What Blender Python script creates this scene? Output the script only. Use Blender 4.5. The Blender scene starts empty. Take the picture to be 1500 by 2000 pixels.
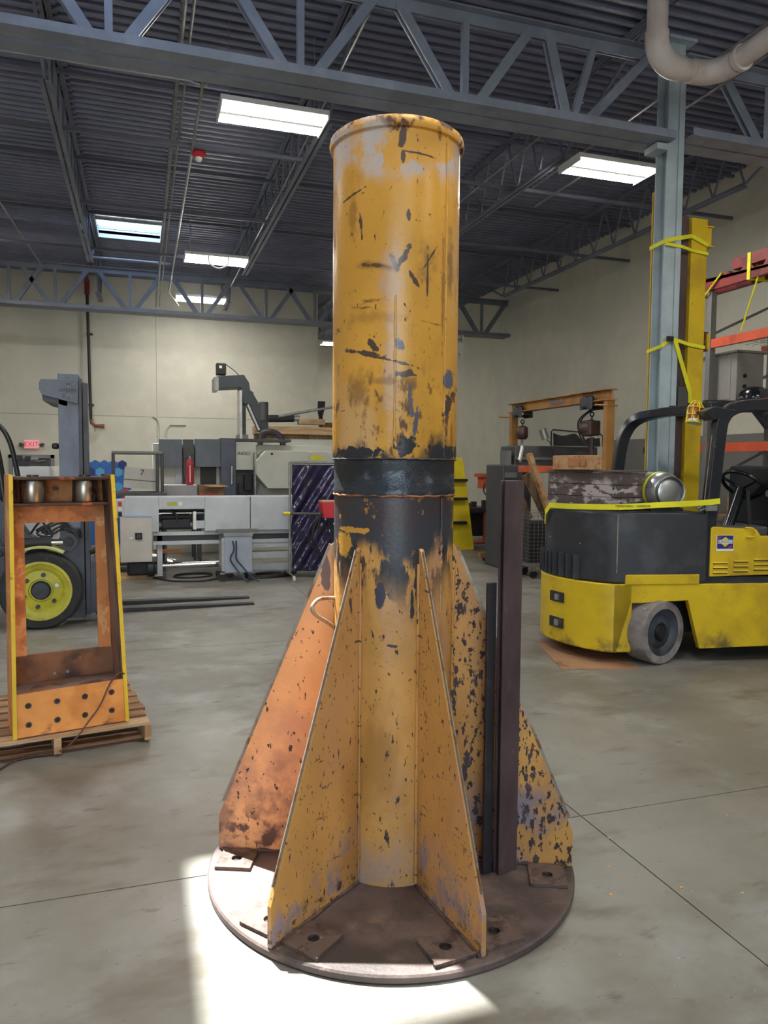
import bpy, bmesh, math, random
from mathutils import Vector, Matrix
from math import sin, cos, pi, radians, hypot, atan2, degrees

# ------------------------------------------------------------------ camera, sky, sun, exposure
scene = bpy.context.scene
COL = scene.collection
F_PX = 1460.0
yaw, pitch, roll = radians(18.0), radians(3.6), radians(0.45)
fw = Vector((sin(yaw)*cos(pitch), cos(yaw)*cos(pitch), -sin(pitch)))
rt0 = Vector((cos(yaw), -sin(yaw), 0)); up0 = rt0.cross(fw)
rt = rt0*cos(roll) + up0*sin(roll); up = rt.cross(fw)
cam_d = bpy.data.cameras.new('camera')
cam_d.sensor_fit = 'VERTICAL'; cam_d.sensor_height = 36.0
cam_d.lens = 36.0*F_PX/2000.0
cam_d.clip_start = 0.05; cam_d.clip_end = 200
cam = bpy.data.objects.new('camera', cam_d); COL.objects.link(cam)
cam.matrix_world = Matrix((rt, up, -fw)).transposed().to_4x4()
cam.location = (0, 0, 1.6)
scene.camera = cam

world = bpy.data.worlds.new('sky'); scene.world = world; world.use_nodes = True
wn = world.node_tree
bgn = wn.nodes['Background']
sky = wn.nodes.new('ShaderNodeTexSky'); sky.sky_type = 'NISHITA'
sky.sun_disc = False; sky.sun_elevation = radians(65.5); sky.sun_rotation = radians(-18.9)
sky.altitude = 200; sky.air_density = 1.0; sky.dust_density = 0.6
wn.links.new(sky.outputs[0], bgn.inputs[0]); bgn.inputs[1].default_value = 0.75

SUN_DIR = Vector((0.147, -.43, -1.0)).normalized()
sun_d = bpy.data.lights.new('sun', 'SUN'); sun_d.energy = 20.0; sun_d.angle = radians(0.9); sun_d.color = (1, .95, .86)
sun = bpy.data.objects.new('sun', sun_d); COL.objects.link(sun)
sun.rotation_euler = SUN_DIR.to_track_quat('-Z', 'Y').to_euler(); sun.location = (-2, 10, 14)

LAMP_POWER = 40.0
vs = scene.view_settings
vs.view_transform = 'Standard'; vs.look = 'None'; vs.gamma = 1.0; vs.exposure = 0.78; vs.use_curve_mapping = False
scene.cycles.use_denoising = True
scene.cycles.max_bounces = 8; scene.cycles.diffuse_bounces = 4; scene.cycles.glossy_bounces = 3
scene.cycles.transparent_max_bounces = 12; scene.cycles.sample_clamp_indirect = 6.0
scene.cycles.caustics_reflective = False; scene.cycles.caustics_refractive = False
random.seed(7)

# ------------------------------------------------------------------ materials
def lin(r, g, b):
    f = lambda c: (c/255/12.92) if c/255 <= .04045 else ((c/255+.055)/1.055)**2.4
    return (f(r), f(g), f(b), 1)

MATS = {}
def mat(name, base, rough=.5, metal=0.0, layers=(), var=.06, vscale=3.0, bump=0.0, bscale=60, spec=.5, emit=None, estr=1.0, alpha=None, spots=()):
    """Principled surface; layers = (colour, noise scale, lo, hi, stretch, (z0,z1,z2,z3) or None, roughness or None)"""
    if name in MATS: return MATS[name]
    m = bpy.data.materials.new(name); m.use_nodes = True; MATS[name] = m
    nt = m.node_tree; N = nt.nodes; L = nt.links
    bs = N['Principled BSDF']
    base = base if len(base) == 4 else (*base, 1)
    bs.inputs['Roughness'].default_value = rough; bs.inputs['Metallic'].default_value = metal
    bs.inputs['Specular IOR Level'].default_value = spec
    tc = N.new('ShaderNodeTexCoord')
    def math_(op, a, b=None, c=None, clamp=False):
        n = N.new('ShaderNodeMath'); n.operation = op; n.use_clamp = clamp
        for i, v in enumerate((a, b, c)):
            if v is None: continue
            if isinstance(v, (int, float)): n.inputs[i].default_value = v
            else: L.new(v, n.inputs[i])
        return n.outputs[0]
    def noise(scale, stretch=(1, 1, 1), detail=5, off=0.0, rgh=.6):
        mp = N.new('ShaderNodeMapping'); mp.inputs['Scale'].default_value = stretch; mp.inputs['Location'].default_value = (off, off*1.7, off*.6)
        L.new(tc.outputs['Object'], mp.inputs[0])
        n = N.new('ShaderNodeTexNoise'); n.inputs['Scale'].default_value = scale; n.inputs['Detail'].default_value = detail; n.inputs['Roughness'].default_value = rgh
        L.new(mp.outputs[0], n.inputs['Vector']); return n.outputs['Fac']
    def ramp(v, lo, hi):
        n = N.new('ShaderNodeMapRange'); n.interpolation_type = 'SMOOTHSTEP'
        n.inputs['From Min'].default_value = lo; n.inputs['From Max'].default_value = hi
        L.new(v, n.inputs['Value']); return n.outputs['Result']
    def mixc(fac, a, b, mode='MIX'):
        n = N.new('ShaderNodeMix'); n.data_type = 'RGBA'; n.blend_type = mode
        if isinstance(fac, (int, float)): n.inputs[0].default_value = fac
        else: L.new(fac, n.inputs[0])
        for i, v in ((6, a), (7, b)):
            if isinstance(v, tuple): n.inputs[i].default_value = v
            else: L.new(v, n.inputs[i])
        return n.outputs[2]
    col = base; rg = None
    if var:
        k = noise(vscale, off=3.1)
        dark = tuple(c*(1-var*2.2) for c in base[:3]) + (1,)
        light = tuple(min(1, c*(1+var*2.2)) for c in base[:3]) + (1,)
        col = mixc(ramp(k, .3, .7), dark, light)
    zsep = None
    for i, ly in enumerate(layers):
        c, sc, lo, hi, st, zr, rr = ly
        c = c if len(c) == 4 else (*c, 1)
        msk = ramp(noise(sc, st, off=5.3*i+1.3), lo, hi)
        if zr:
            if zsep is None:
                s_ = N.new('ShaderNodeSeparateXYZ'); L.new(tc.outputs['Object'], s_.inputs[0])
                zsep = math_('ADD', s_.outputs[2], math_('MULTIPLY', math_('SUBTRACT', noise(7, (1, 1, .45), off=9.0), .5), .34))
            up_ = ramp(zsep, zr[0], max(zr[1], zr[0]+1e-4)); dn = ramp(zsep, zr[2], max(zr[3], zr[2]+1e-4))
            msk = math_('MULTIPLY', msk, math_('MULTIPLY', up_, math_('SUBTRACT', 1.0, dn)))
        col = mixc(msk, col, c)
        if rr is not None:
            n = N.new('ShaderNodeMix'); n.data_type = 'FLOAT'; L.new(msk, n.inputs[0])
            if rg is None: n.inputs[2].default_value = rough
            else: L.new(rg, n.inputs[2])
            n.inputs[3].default_value = rr; rg = n.outputs[0]
    for i, (c, ctr, rad, rz, slant, amp, sc, *al) in enumerate(spots):      # worn patches with a place and a shape of their own
        mp = N.new('ShaderNodeMapping'); mp.vector_type = 'TEXTURE'
        mp.inputs['Location'].default_value = ctr; mp.inputs['Rotation'].default_value = (0, slant, rz); mp.inputs['Scale'].default_value = rad
        L.new(tc.outputs['Object'], mp.inputs[0])
        ln = N.new('ShaderNodeVectorMath'); ln.operation = 'LENGTH'; L.new(mp.outputs[0], ln.inputs[0])
        dd = math_('ADD', ln.outputs['Value'], math_('MULTIPLY', math_('SUBTRACT', noise(sc, off=2.1*i+4), .5), amp))
        col = mixc(math_('MULTIPLY', math_('SUBTRACT', 1.0, ramp(dd, (.8 if not al else .2), 1.0)), al[0] if al else 1.0), col, c)
    if isinstance(col, tuple): bs.inputs['Base Color'].default_value = col
    else: L.new(col, bs.inputs['Base Color'])
    if rg is not None: L.new(rg, bs.inputs['Roughness'])
    if bump:
        bn = N.new('ShaderNodeBump'); bn.inputs['Strength'].default_value = bump; bn.inputs['Distance'].default_value = .01
        L.new(noise(bscale, detail=4, off=2.2), bn.inputs['Height']); L.new(bn.outputs[0], bs.inputs['Normal'])
    if emit:
        bs.inputs['Emission Color'].default_value = emit if len(emit) == 4 else (*emit, 1); bs.inputs['Emission Strength'].default_value = estr
    if alpha is not None: bs.inputs['Alpha'].default_value = alpha
    return m

CHIP = lin(62, 50, 52); RUST = lin(96, 62, 40); GREASE = lin(44, 46, 54); PALE = lin(170, 150, 140); LILAC = lin(150, 132, 138)
M = {}
ST = (1, 1, 1)
TZ = atan2(-2.77, -.94) + pi/2      # tangent of the pillar face towards the door side
SC = lin(86, 66, 58); SG = lin(98, 96, 112); LI = lin(198, 170, 160)
def sp_(c, p, w, h, slant=0, amp=3.0, sc=30, *al): return (c, p, (w, .12, h), TZ, radians(slant), amp, sc, *al)
M['pole_paint'] = mat('yellow_ochre_paint', lin(220, 162, 66), .30, layers=[
    (lin(184, 126, 46), 2.6, .48, .66, (1, 1, .5), None, .5),
    (lin(150, 98, 38), 9, .60, .72, (1.3, 1.3, .3), None, .5),
    (lin(214, 168, 112), 1.7, .56, .68, (1.4, 1.4, .8), None, .5),
    (lin(196, 180, 176), 3.0, .40, .50, (1.4, 1.4, 1), (2.60, 2.68, 9, 10), .55),
    (lin(220, 162, 66), 4.0, .50, .53, (1.4, 1.4, 1), (2.60, 2.68, 9, 10), .5),
    (lin(96, 62, 40), 70, .66, .69, (1, 1, .5), None, .7),
    (lin(60, 44, 40), 30, .68, .70, (1, 1, .35), None, .7),
    (lin(92, 66, 44), 8, .63, .70, (.5, .5, 2.4), (1.62, 1.72, 2.1, 2.35), .6),
    (lin(112, 76, 44), 26, .56, .64, (1, 1, .4), (1.55, 1.62, 1.8, 2.0), .6),
    (lin(54, 50, 52), 14, .34, .46, (1, 1, .7), (-1, 0, 1.63, 1.70), .5),
    (lin(96, 66, 50), 14, .44, .56, (1, 1, 1), (2.77, 2.79, 9, 10), .8),
    ], var=.05, vscale=2, bump=.12, bscale=45, spots=[
    sp_(SC, (-0.048,-0.236,2.336), .012, .05, 30), sp_(SG, (-0.086,-0.225,2.317), .012, .04, -25), sp_(SC, (-0.139,-0.196,2.305), .05, .008, 8), sp_(SC, (-0.014,-0.240,2.258), .009, .03, -35),
    sp_(LI, (-0.091,-0.223,2.255), .05, .18, 0, 2.0, 14, .55), sp_(SC, (0.039,-0.237,2.272), .004, .10, 0, 2.5), sp_(SG, (-0.063,-0.232,2.029), .018, .04, -40), sp_(LI, (-0.093,-0.222,1.942), .04, .24, 0, 2.6, 18, .5),
    sp_(SC, (-0.168,-0.172,1.999), .09, .009, 12, 3), sp_(SC, (-0.149,-0.189,2.030), .012, .03, -30), sp_(SC, (-0.041,-0.237,1.925), .04, .012, -3, 3), sp_(SG, (-0.019,-0.240,1.817), .010, .06, -6, 2.5), sp_(SG, (-0.001,-0.240,1.753), .010, .05, 4, 2.5),
    sp_(SG, (0.144,-0.193,1.915), .026, .04, 0, 1.4), sp_(SC, (0.146,-0.191,1.825), .02, .05, 20, 3.5), sp_(GREASE, (-0.042,-0.237,1.667), .045, .04, 0, 3, 34), sp_(GREASE, (-0.202,-0.130,1.644), .10, .022, 0, 4, 30), sp_(GREASE, (0.163,-0.177,1.648), .10, .035, 0, 4, 30), sp_(SC, (0.004,-0.240,2.692), .06, .004, 4, 3), sp_(SC, (-0.113,-0.212,1.978), .10, .006, 14, 3.5), sp_(lin(120, 84, 46), (0.108,-0.215,2.246), .008, .30, 0, 1.6, 30, .7), sp_(lin(120, 84, 46), (-0.166,-0.174,1.817), .015, .12, 8, 3, 26, .7), sp_(SC, (-0.206,-0.125,2.565), .05, .004, -20, 4), sp_(SC, (0.053,-0.235,2.345), .05, .004, -60, 2),
    sp_(lin(190, 182, 182), (-0.157,-0.182,2.759), .085, .065, 0, 1.6, 16, .9), sp_(lin(110, 74, 40), (-0.189,-0.148,1.873), .05, .09, 10, 2, 20, .6), sp_(lin(110, 74, 40), (-0.139,-0.196,2.302), .09, .02, 10, 2, 20, .6), sp_(lin(110, 74, 40), (-0.205,-0.125,2.494), .02, .10, 0, 2, 20, .5), sp_(lin(120, 80, 44), (-0.096,-0.220,1.897), .12, .02, 4, 2, 16, .5), sp_(lin(110, 74, 40), (0.147,-0.190,2.328), .02, .16, 0, 2, 20, .7), sp_(lin(130, 84, 44), (-0.161,-0.178,2.125), .14, .04, -4, 2.6, 12, .4), sp_(lin(90, 64, 44), (0.028,-0.239,2.324), .05, .07, 0, 3, 14, .5), sp_(SC, (-0.061,-0.233,2.738), .012, .05, 5, 3), sp_(SC, (-0.185,-0.154,2.451), .006, .06, -6, 3), sp_(SC, (-0.035,-0.238,2.477), .007, .025, 0, 2.5), sp_(SC, (-0.055,-0.234,2.678), .009, .03, 0, 2)])
M['sleeve_paint'] = mat('grimy_yellow_paint', lin(204, 152, 82), .42, layers=[
    (lin(176, 126, 62), 3.5, .45, .62, (1, 1, .5), None, None),
    (lin(196, 150, 118), 2.6, .5, .66, (1.8, 1.8, .5), None, None),
    (CHIP, 60, .63, .66, (1, 1, .5), None, .7),
    (CHIP, 24, .64, .67, (1, 1, .4), None, .7),
    (GREASE, 9, .46, .52, (1.6, 1.6, .5), (1.05, 1.25, 9, 10), .45),
    (lin(58, 58, 66), 3, -.5, -.4, ST, (1.24, 1.34, 9, 10), .4),
    (lin(206, 146, 52), 16, .60, .64, (1, 1, .8), (1.2, 1.3, 9, 10), .45),
    (lin(66, 50, 52), 4, .4, .6, (1, 1, 1), (1.36, 1.42, 9, 10), .4),
    (PALE, 5, .35, .6, ST, (-1, -.5, .02, .22), .7),
    ], var=.06, bump=.15, bscale=50, spots=[sp_(lin(60, 60, 78), (-0.118,-0.201,1.128), .022, .05, 0, 1.2), sp_(GREASE, (-0.005,-0.233,1.094), .008, .06, 0, 2), sp_(CHIP, (-0.073,-0.221,0.940), .02, .006, 5, 2.5),
    sp_(GREASE, (-0.184,-0.143,1.182), .02, .12, 0, 2), sp_(GREASE, (0.018,-0.232,1.187), .016, .1, 0, 2), sp_(lin(206, 150, 60), (-0.198,-0.122,1.360), .06, .012, 0, 2.5), sp_(lin(206, 150, 60), (-0.221,-0.075,1.308), .03, .06, 0, 2.5)])
M['band'] = mat('black_greased_band', lin(50, 55, 64), .26, layers=[
    (lin(30, 31, 36), 6, .45, .58, (1, 1, 2.5), None, .5),
    (lin(92, 98, 106), 10, .56, .70, (1, 1, 1.5), None, .3),
    ], var=.1, bump=.4, bscale=26)
M['gusset_paint'] = mat('chipped_gusset_paint', lin(200, 148, 82), .45, layers=[
    (lin(178, 128, 70), 3.0, .45, .65, (1, 1, .6), None, None),
    (lin(198, 146, 100), 2.0, .5, .68, (1, 1, .6), None, None),
    (CHIP, 75, .625, .645, (1, 1, .45), None, .75),
    (lin(92, 66, 56), 14, .655, .67, (.5, .5, 3.0), None, .75),
    (lin(84, 62, 58), 30, .66, .68, (1, 1, .35), None, .75),
    (CHIP, 16, .62, .65, (1.5, 1.5, .4), (.85, 1.0, 9, 10), .7),
    (LILAC, 9, .45, .6, (1, 1, .7), (-1, -.5, .08, .30), .8),
    (CHIP, 22, .54, .62, ST, (-1, -.5, .02, .16), .8),
    ], var=.05, bump=.12, bscale=50)
M['gusset_worn'] = mat('heavily_chipped_gusset_paint', lin(208, 152, 78), .5, layers=[
    (lin(184, 132, 76), 3.0, .45, .65, (1, 1, .6), None, None),
    (lin(140, 126, 132), 5, .42, .56, ST, (-1, -.5, .22, .40), .8),
    (CHIP, 58, .555, .58, (1, 1, .5), None, .75),
    (lin(76, 66, 72), 20, .60, .62, (1, 1, .4), None, .75),
    ], var=.06, bump=.15, bscale=50)
M['gusset_bounce_lit'] = mat('bounce_lit_gusset_paint', lin(228, 166, 114), .5, layers=[  # paler orange than the other gussets: sunlit floor bounce put into the colour
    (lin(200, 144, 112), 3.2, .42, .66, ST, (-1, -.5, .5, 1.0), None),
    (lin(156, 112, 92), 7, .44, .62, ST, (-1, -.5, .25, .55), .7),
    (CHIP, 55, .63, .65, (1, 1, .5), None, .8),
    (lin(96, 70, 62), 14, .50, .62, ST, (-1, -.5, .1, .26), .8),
    ], var=.05, bump=.12, bscale=50, spots=[(lin(110, 88, 84), (-.25, .09, 1.17), (.02, .06, .07), 0, 0, 1.6, 26)])
M['plate_rust'] = mat('rusty_base_plate', lin(98, 82, 78), .62, layers=[
    (lin(68, 58, 56), 4, .42, .6, ST, None, .55),
    (lin(118, 94, 84), 9, .56, .72, ST, None, .7),
    (lin(176, 138, 112), 16, .68, .76, ST, None, .8),
    ], var=.12, bump=.3, bscale=40)
M['pad_rust'] = mat('rusty_pad', lin(100, 82, 74), .65, layers=[(lin(66, 50, 46), 14, .46, .62, ST, None, None), (lin(160, 112, 74), 20, .62, .72, ST, None, None)], bump=.3)
M['channel_rust'] = mat('purple_brown_mill_steel', lin(84, 66, 68), .5, layers=[(lin(66, 50, 54), 6, .4, .62, (1, 1, .4), None, None), (lin(104, 84, 84), 14, .6, .74, (1, 1, .4), None, None)], bump=.15)
M['dark_steel'] = mat('dark_steel', lin(46, 44, 48), .5, layers=[(lin(70, 62, 60), 9, .55, .7, ST, None, None)])
M['bare_edge'] = mat('bare_edge_steel', lin(150, 140, 128), .45, .4, layers=[(lin(120, 84, 60), 14, .5, .66, ST, None, None)])
M['frame_orange'] = mat('flaking_orange_paint', lin(212, 136, 78), .5, layers=[(lin(232, 168, 112), 9, .54, .57, (1, 1, .8), None, None), (lin(176, 108, 66), 5, .52, .68, ST, None, None), (CHIP, 22, .68, .73, ST, None, .8)], bump=.12)
M['frame_plate'] = mat('orange_front_plate_paint', lin(228, 156, 84), .48, layers=[(lin(206, 132, 66), 4, .45, .65, ST, None, None), (lin(92, 58, 44), 18, .68, .72, (1, 1, .7), None, .8), (lin(110, 70, 50), 7, .5, .62, ST, (-1, -.5, -.02, .1), None)], bump=.1)
M['frame_rust'] = mat('brown_weathered_side', lin(122, 100, 90), .65, layers=[(lin(140, 92, 62), 5, .48, .62, (1, 1, .35), None, None), (lin(72, 58, 56), 8, .5, .64, (1, 1, .3), None, None)], bump=.2)
M['frame_inner'] = mat('dark_rust_brown', lin(134, 90, 62), .55, layers=[(lin(58, 44, 40), 3, .42, .62, ST, None, None), (lin(190, 120, 60), 9, .66, .72, ST, None, None)], bump=.15)
M['edge_yellow'] = mat('yellow_edge_paint', lin(222, 190, 52), .45, layers=[(lin(150, 118, 40), 12, .6, .7, ST, None, None)])
M['roller'] = mat('polished_roller_steel', lin(150, 140, 130), .28, .9, layers=[(lin(60, 42, 34), 9, .48, .62, (1, 1, .5), None, .5)])
M['greasy'] = mat('greasy_brown_steel', lin(74, 54, 48), .38, .3, layers=[(lin(180, 100, 58), 8, .54, .62, ST, None, .5), (lin(40, 32, 32), 5, .5, .66, ST, None, .35)], bump=.15)
M['wood'] = mat('pale_pallet_wood', lin(192, 162, 124), .75, layers=[(lin(158, 122, 88), 3, .42, .66, (.4, 6, 6), None, None), (lin(120, 96, 84), 6, .66, .74, ST, None, None)], bump=.2)
M['wood_board'] = mat('worn_pallet_board', lin(164, 124, 88), .8, layers=[(lin(128, 92, 64), 3, .42, .66, (.4, 7, 7), None, None), (lin(96, 84, 78), 6, .58, .7, ST, None, None)], bump=.25)
M['wood_old'] = mat('old_brown_wood', lin(132, 106, 80), .8, layers=[(lin(92, 74, 60), 3, .42, .62, (5, 5, .5), None, None)], bump=.25)
M['wood_block'] = mat('tan_timber', lin(178, 140, 100), .8, layers=[(lin(146, 98, 66), 5, .48, .64, (2, 2, 2), None, None), (lin(110, 84, 70), 12, .62, .72, ST, None, None)], bump=.2)
M['crate'] = mat('weathered_painted_wood', lin(84, 72, 72), .75, layers=[(lin(176, 166, 166), 5, .50, .56, (1, 1, 2.2), (-.1, -.05, .2, .3), None), (lin(106, 90, 88), 4, .5, .7, ST, None, None), (lin(52, 46, 48), 20, .62, .68, ST, None, None)], bump=.3)
M['fork_yellow'] = mat('forklift_yellow_paint', lin(214, 182, 32), .4, layers=[(lin(188, 156, 34), 2.5, .45, .66, ST, None, None), (lin(216, 160, 84), 9, .69, .74, (.5, .5, 1.6), None, .6), (lin(80, 66, 40), 20, .72, .76, ST, None, .7), (lin(112, 92, 44), 5, .48, .66, ST, (-1, -.5, .12, .26), .7)], var=.04, bump=.05)
M['fork_black'] = mat('forklift_black_paint', lin(46, 48, 54), .48, layers=[(lin(66, 68, 74), 3, .5, .7, ST, None, None), (lin(92, 88, 86), 24, .72, .78, (1, 1, .4), None, .7)], bump=.08)
M['guard_black'] = mat('guard_gloss_black', lin(32, 34, 42), .3, layers=[(lin(84, 82, 84), 7, .6, .74, ST, None, .5)])
M['tyre'] = mat('grey_cushion_tyre', lin(142, 134, 132), .9, layers=[(lin(112, 106, 106), 6, .45, .6, ST, None, None), (lin(176, 168, 162), 12, .62, .72, ST, None, None)], bump=.5, bscale=40)
M['rubber'] = mat('black_rubber', lin(46, 46, 48), .75, layers=[(lin(74, 72, 74), 9, .52, .7, ST, None, None)], bump=.2)
M['wheel_dark'] = mat('dark_wheel_disc', lin(58, 64, 74), .5, layers=[(lin(40, 42, 48), 5, .45, .65, ST, None, None)])
M['hub_yellow'] = mat('lime_yellow_wheel', lin(204, 196, 60), .42, layers=[(lin(178, 166, 48), 4, .45, .66, ST, None, None), (lin(96, 84, 40), 22, .71, .75, ST, None, .7)])
M['mast_blue'] = mat('blue_grey_mast', lin(112, 120, 140), .45, layers=[(lin(94, 100, 118), 3, .45, .66, (1, 1, .4), None, None)])
M['mast_dark'] = mat('dark_slate_mast', lin(66, 68, 80), .45, layers=[(lin(44, 45, 54), 4, .45, .66, ST, None, None)])
M['black'] = mat('matt_black', lin(30, 30, 34), .5)
M['gloss_black'] = mat('gloss_black', lin(22, 24, 30), .18)
M['chrome'] = mat('chrome', lin(205, 205, 208), .16, 1.0, var=0)
M['galv'] = mat('galvanised_steel', lin(150, 152, 152), .4, .7, var=.08, vscale=8)
M['alu'] = mat('silver_aluminium', lin(186, 188, 190), .32, .8, layers=[(lin(150, 150, 152), 7, .5, .7, ST, None, None)])
M['machine'] = mat('machine_pale_grey', lin(196, 200, 206), .42, var=.03, layers=[(lin(180, 184, 190), 2.0, .48, .7, ST, None, None)])
M['machine_warm'] = mat('machine_warm_grey', lin(204, 198, 192), .45, var=.03)
M['lathe_white'] = mat('lathe_off_white', lin(200, 200, 190), .45, var=.03)
M['lathe_dark'] = mat('lathe_slate_grey', lin(92, 100, 110), .4, var=.05)
M['lathe_door'] = mat('lathe_blue_slate', lin(84, 88, 106), .32, var=.05)
M['conveyor'] = mat('conveyor_dark_grey', lin(66, 70, 78), .5, var=.08)
M['screen_vinyl'] = mat('purple_black_welding_vinyl', lin(38, 30, 66), .16, var=.1, spec=.7, bump=.12, bscale=18)
M['red'] = mat('red_paint', lin(196, 52, 62), .42, var=.06)
M['orange'] = mat('rack_orange', lin(208, 88, 56), .45, layers=[(lin(184, 74, 48), 5, .52, .7, ST, None, None), (lin(120, 70, 50), 20, .7, .75, ST, None, None)])
M['stand_orange'] = mat('dull_orange', lin(196, 92, 56), .55, var=.08)
M['dark_red'] = mat('oxide_red_beam', lin(128, 46, 46), .55, layers=[(lin(90, 34, 38), 6, .5, .66, ST, None, None)])
M['gantry'] = mat('tan_gantry_paint', lin(170, 124, 68), .5, layers=[(lin(140, 98, 54), 4, .48, .66, (1, 1, .5), None, None)])
M['hoist'] = mat('dark_brown_hoist', lin(78, 58, 54), .42, .2, var=.1)
M['grey_mid'] = mat('mid_grey_paint', lin(112, 112, 112), .5, var=.05)
M['grey_dark'] = mat('dark_grey_paint', lin(74, 74, 76), .5, var=.06)
M['cabinet'] = mat('electrical_cabinet_grey', lin(140, 138, 136), .45, var=.04)
M['column'] = mat('column_blue_grey', lin(172, 187, 196), .45, layers=[(lin(158, 173, 182), 2, .45, .66, (1, 1, .3), None, None), (lin(110, 104, 98), 14, .7, .76, ST, None, None)])
M['truss'] = mat('truss_slate_paint', lin(140, 150, 168), .42, layers=[(lin(126, 135, 152), 2, .45, .66, ST, None, None)])
M['joist'] = mat('joist_slate_paint', lin(116, 122, 140), .45, layers=[(lin(102, 108, 124), 2, .45, .66, ST, None, None)])
M['deck'] = mat('deck_slate_paint', lin(114, 120, 146), .40, layers=[(lin(102, 108, 132), 1.2, .45, .66, ST, None, None)])
M['joist_dark'] = mat('dark_slate_paint', lin(92, 96, 112), .5)
M['truss_far'] = mat('far_truss_paint', lin(108, 114, 128), .5)
M['wall'] = mat('cream_wall_paint', lin(212, 208, 194), .7, layers=[(lin(202, 200, 188), .5, .42, .64, ST, None, None)], var=.02, bump=.05)
M['wall_grey'] = mat('grey_wainscot_paint', lin(120, 118, 116), .6, var=.04)
M['joint'] = mat('wall_joint_sealant', lin(140, 136, 126), .8, var=0)  # darker backing tone that shows in the gaps between wall panels
M['door_grey'] = mat('grey_door_paint', lin(132, 132, 136), .5, var=.03)
M['pvc'] = mat('pinkish_white_pvc', lin(214, 206, 204), .38, layers=[(lin(198, 188, 184), 3, .5, .7, ST, None, None)], var=.03)
M['strap'] = mat('yellow_webbing', lin(226, 222, 40), .6, var=.05)
M['cardboard'] = mat('brown_cardboard', lin(160, 120, 90), .8, layers=[(lin(134, 100, 76), 3, .5, .68, ST, None, None), (lin(62, 54, 50), 4, .56, .7, ST, None, None)])
M['carton'] = mat('grey_white_carton', lin(190, 186, 180), .75, var=.05)
M['white'] = mat('white_plastic', lin(232, 232, 230), .45, var=.02)
M['bright_yellow'] = mat('safety_yellow', lin(228, 204, 40), .45, var=.05)
M['amber'] = mat('amber_lens', lin(170, 92, 20), .2, var=.1)
M['ink'] = mat('dark_ink', lin(40, 42, 52), .6, var=0)
M['blue'] = mat('sticker_blue', lin(34, 44, 128), .45, var=0)
M['cable'] = mat('black_cable', lin(30, 30, 34), .45, var=.05)
M['brown_cable'] = mat('brown_cable', lin(92, 64, 54), .5, var=.1)
M['led'] = mat('lit_led_tube', (1, 1, 1), .5, var=0, emit=(1, .97, .88), estr=LAMP_POWER)
M['exit_face'] = mat('lit_exit_face', lin(240, 200, 204), .5, var=0, emit=lin(255, 150, 165), estr=.12)
M['exit_red'] = mat('exit_red_letters', lin(214, 28, 60), .5, var=0, emit=lin(230, 20, 60), estr=.4)
M['concrete'] = mat('sealed_concrete', lin(134, 130, 122), .40, layers=[
    (lin(116, 110, 100), .9, .38, .66, ST, None, .45),
    (lin(146, 145, 142), 1.6, .46, .72, ST, None, .36),
    (lin(108, 99, 86), 2.3, .52, .78, (1.0, 2.2, 1), None, .5),
    (lin(96, 88, 78), 5.0, .60, .80, (1, 2.4, 1), None, .5),
    (lin(100, 94, 86), 26, .62, .76, (1, 2.2, 1), None, .5),
    (lin(190, 184, 172), 70, .715, .73, (1, 1, 1), None, .5),
    ], var=.03, vscale=.7, bump=.03, bscale=90)
M['sub'] = mat('dark_joint_fill', lin(58, 54, 50), .9, var=0)
M['apron'] = mat('pale_apron_concrete', lin(170, 166, 158), .8, var=.05)
HEX = [mat('hex_blue_%s' % n, c, .5, var=0) for n, c in (('navy', lin(30, 44, 112)), ('royal', lin(40, 96, 170)), ('sky', lin(78, 150, 204)), ('teal', lin(52, 120, 176)))]

m = bpy.data.materials.new('skylight_acrylic'); m.use_nodes = True; nt = m.node_tree
for n in list(nt.nodes): nt.nodes.remove(n)
o_ = nt.nodes.new('ShaderNodeOutputMaterial'); t_ = nt.nodes.new('ShaderNodeBsdfTransparent'); t_.inputs[0].default_value = (.93, .97, 1, 1)
g_ = nt.nodes.new('ShaderNodeBsdfGlossy'); g_.inputs['Roughness'].default_value = .05; x_ = nt.nodes.new('ShaderNodeMixShader'); x_.inputs[0].default_value = .06
nt.links.new(t_.outputs[0], x_.inputs[1]); nt.links.new(g_.outputs[0], x_.inputs[2]); nt.links.new(x_.outputs[0], o_.inputs[0])
M['acrylic'] = m

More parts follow.
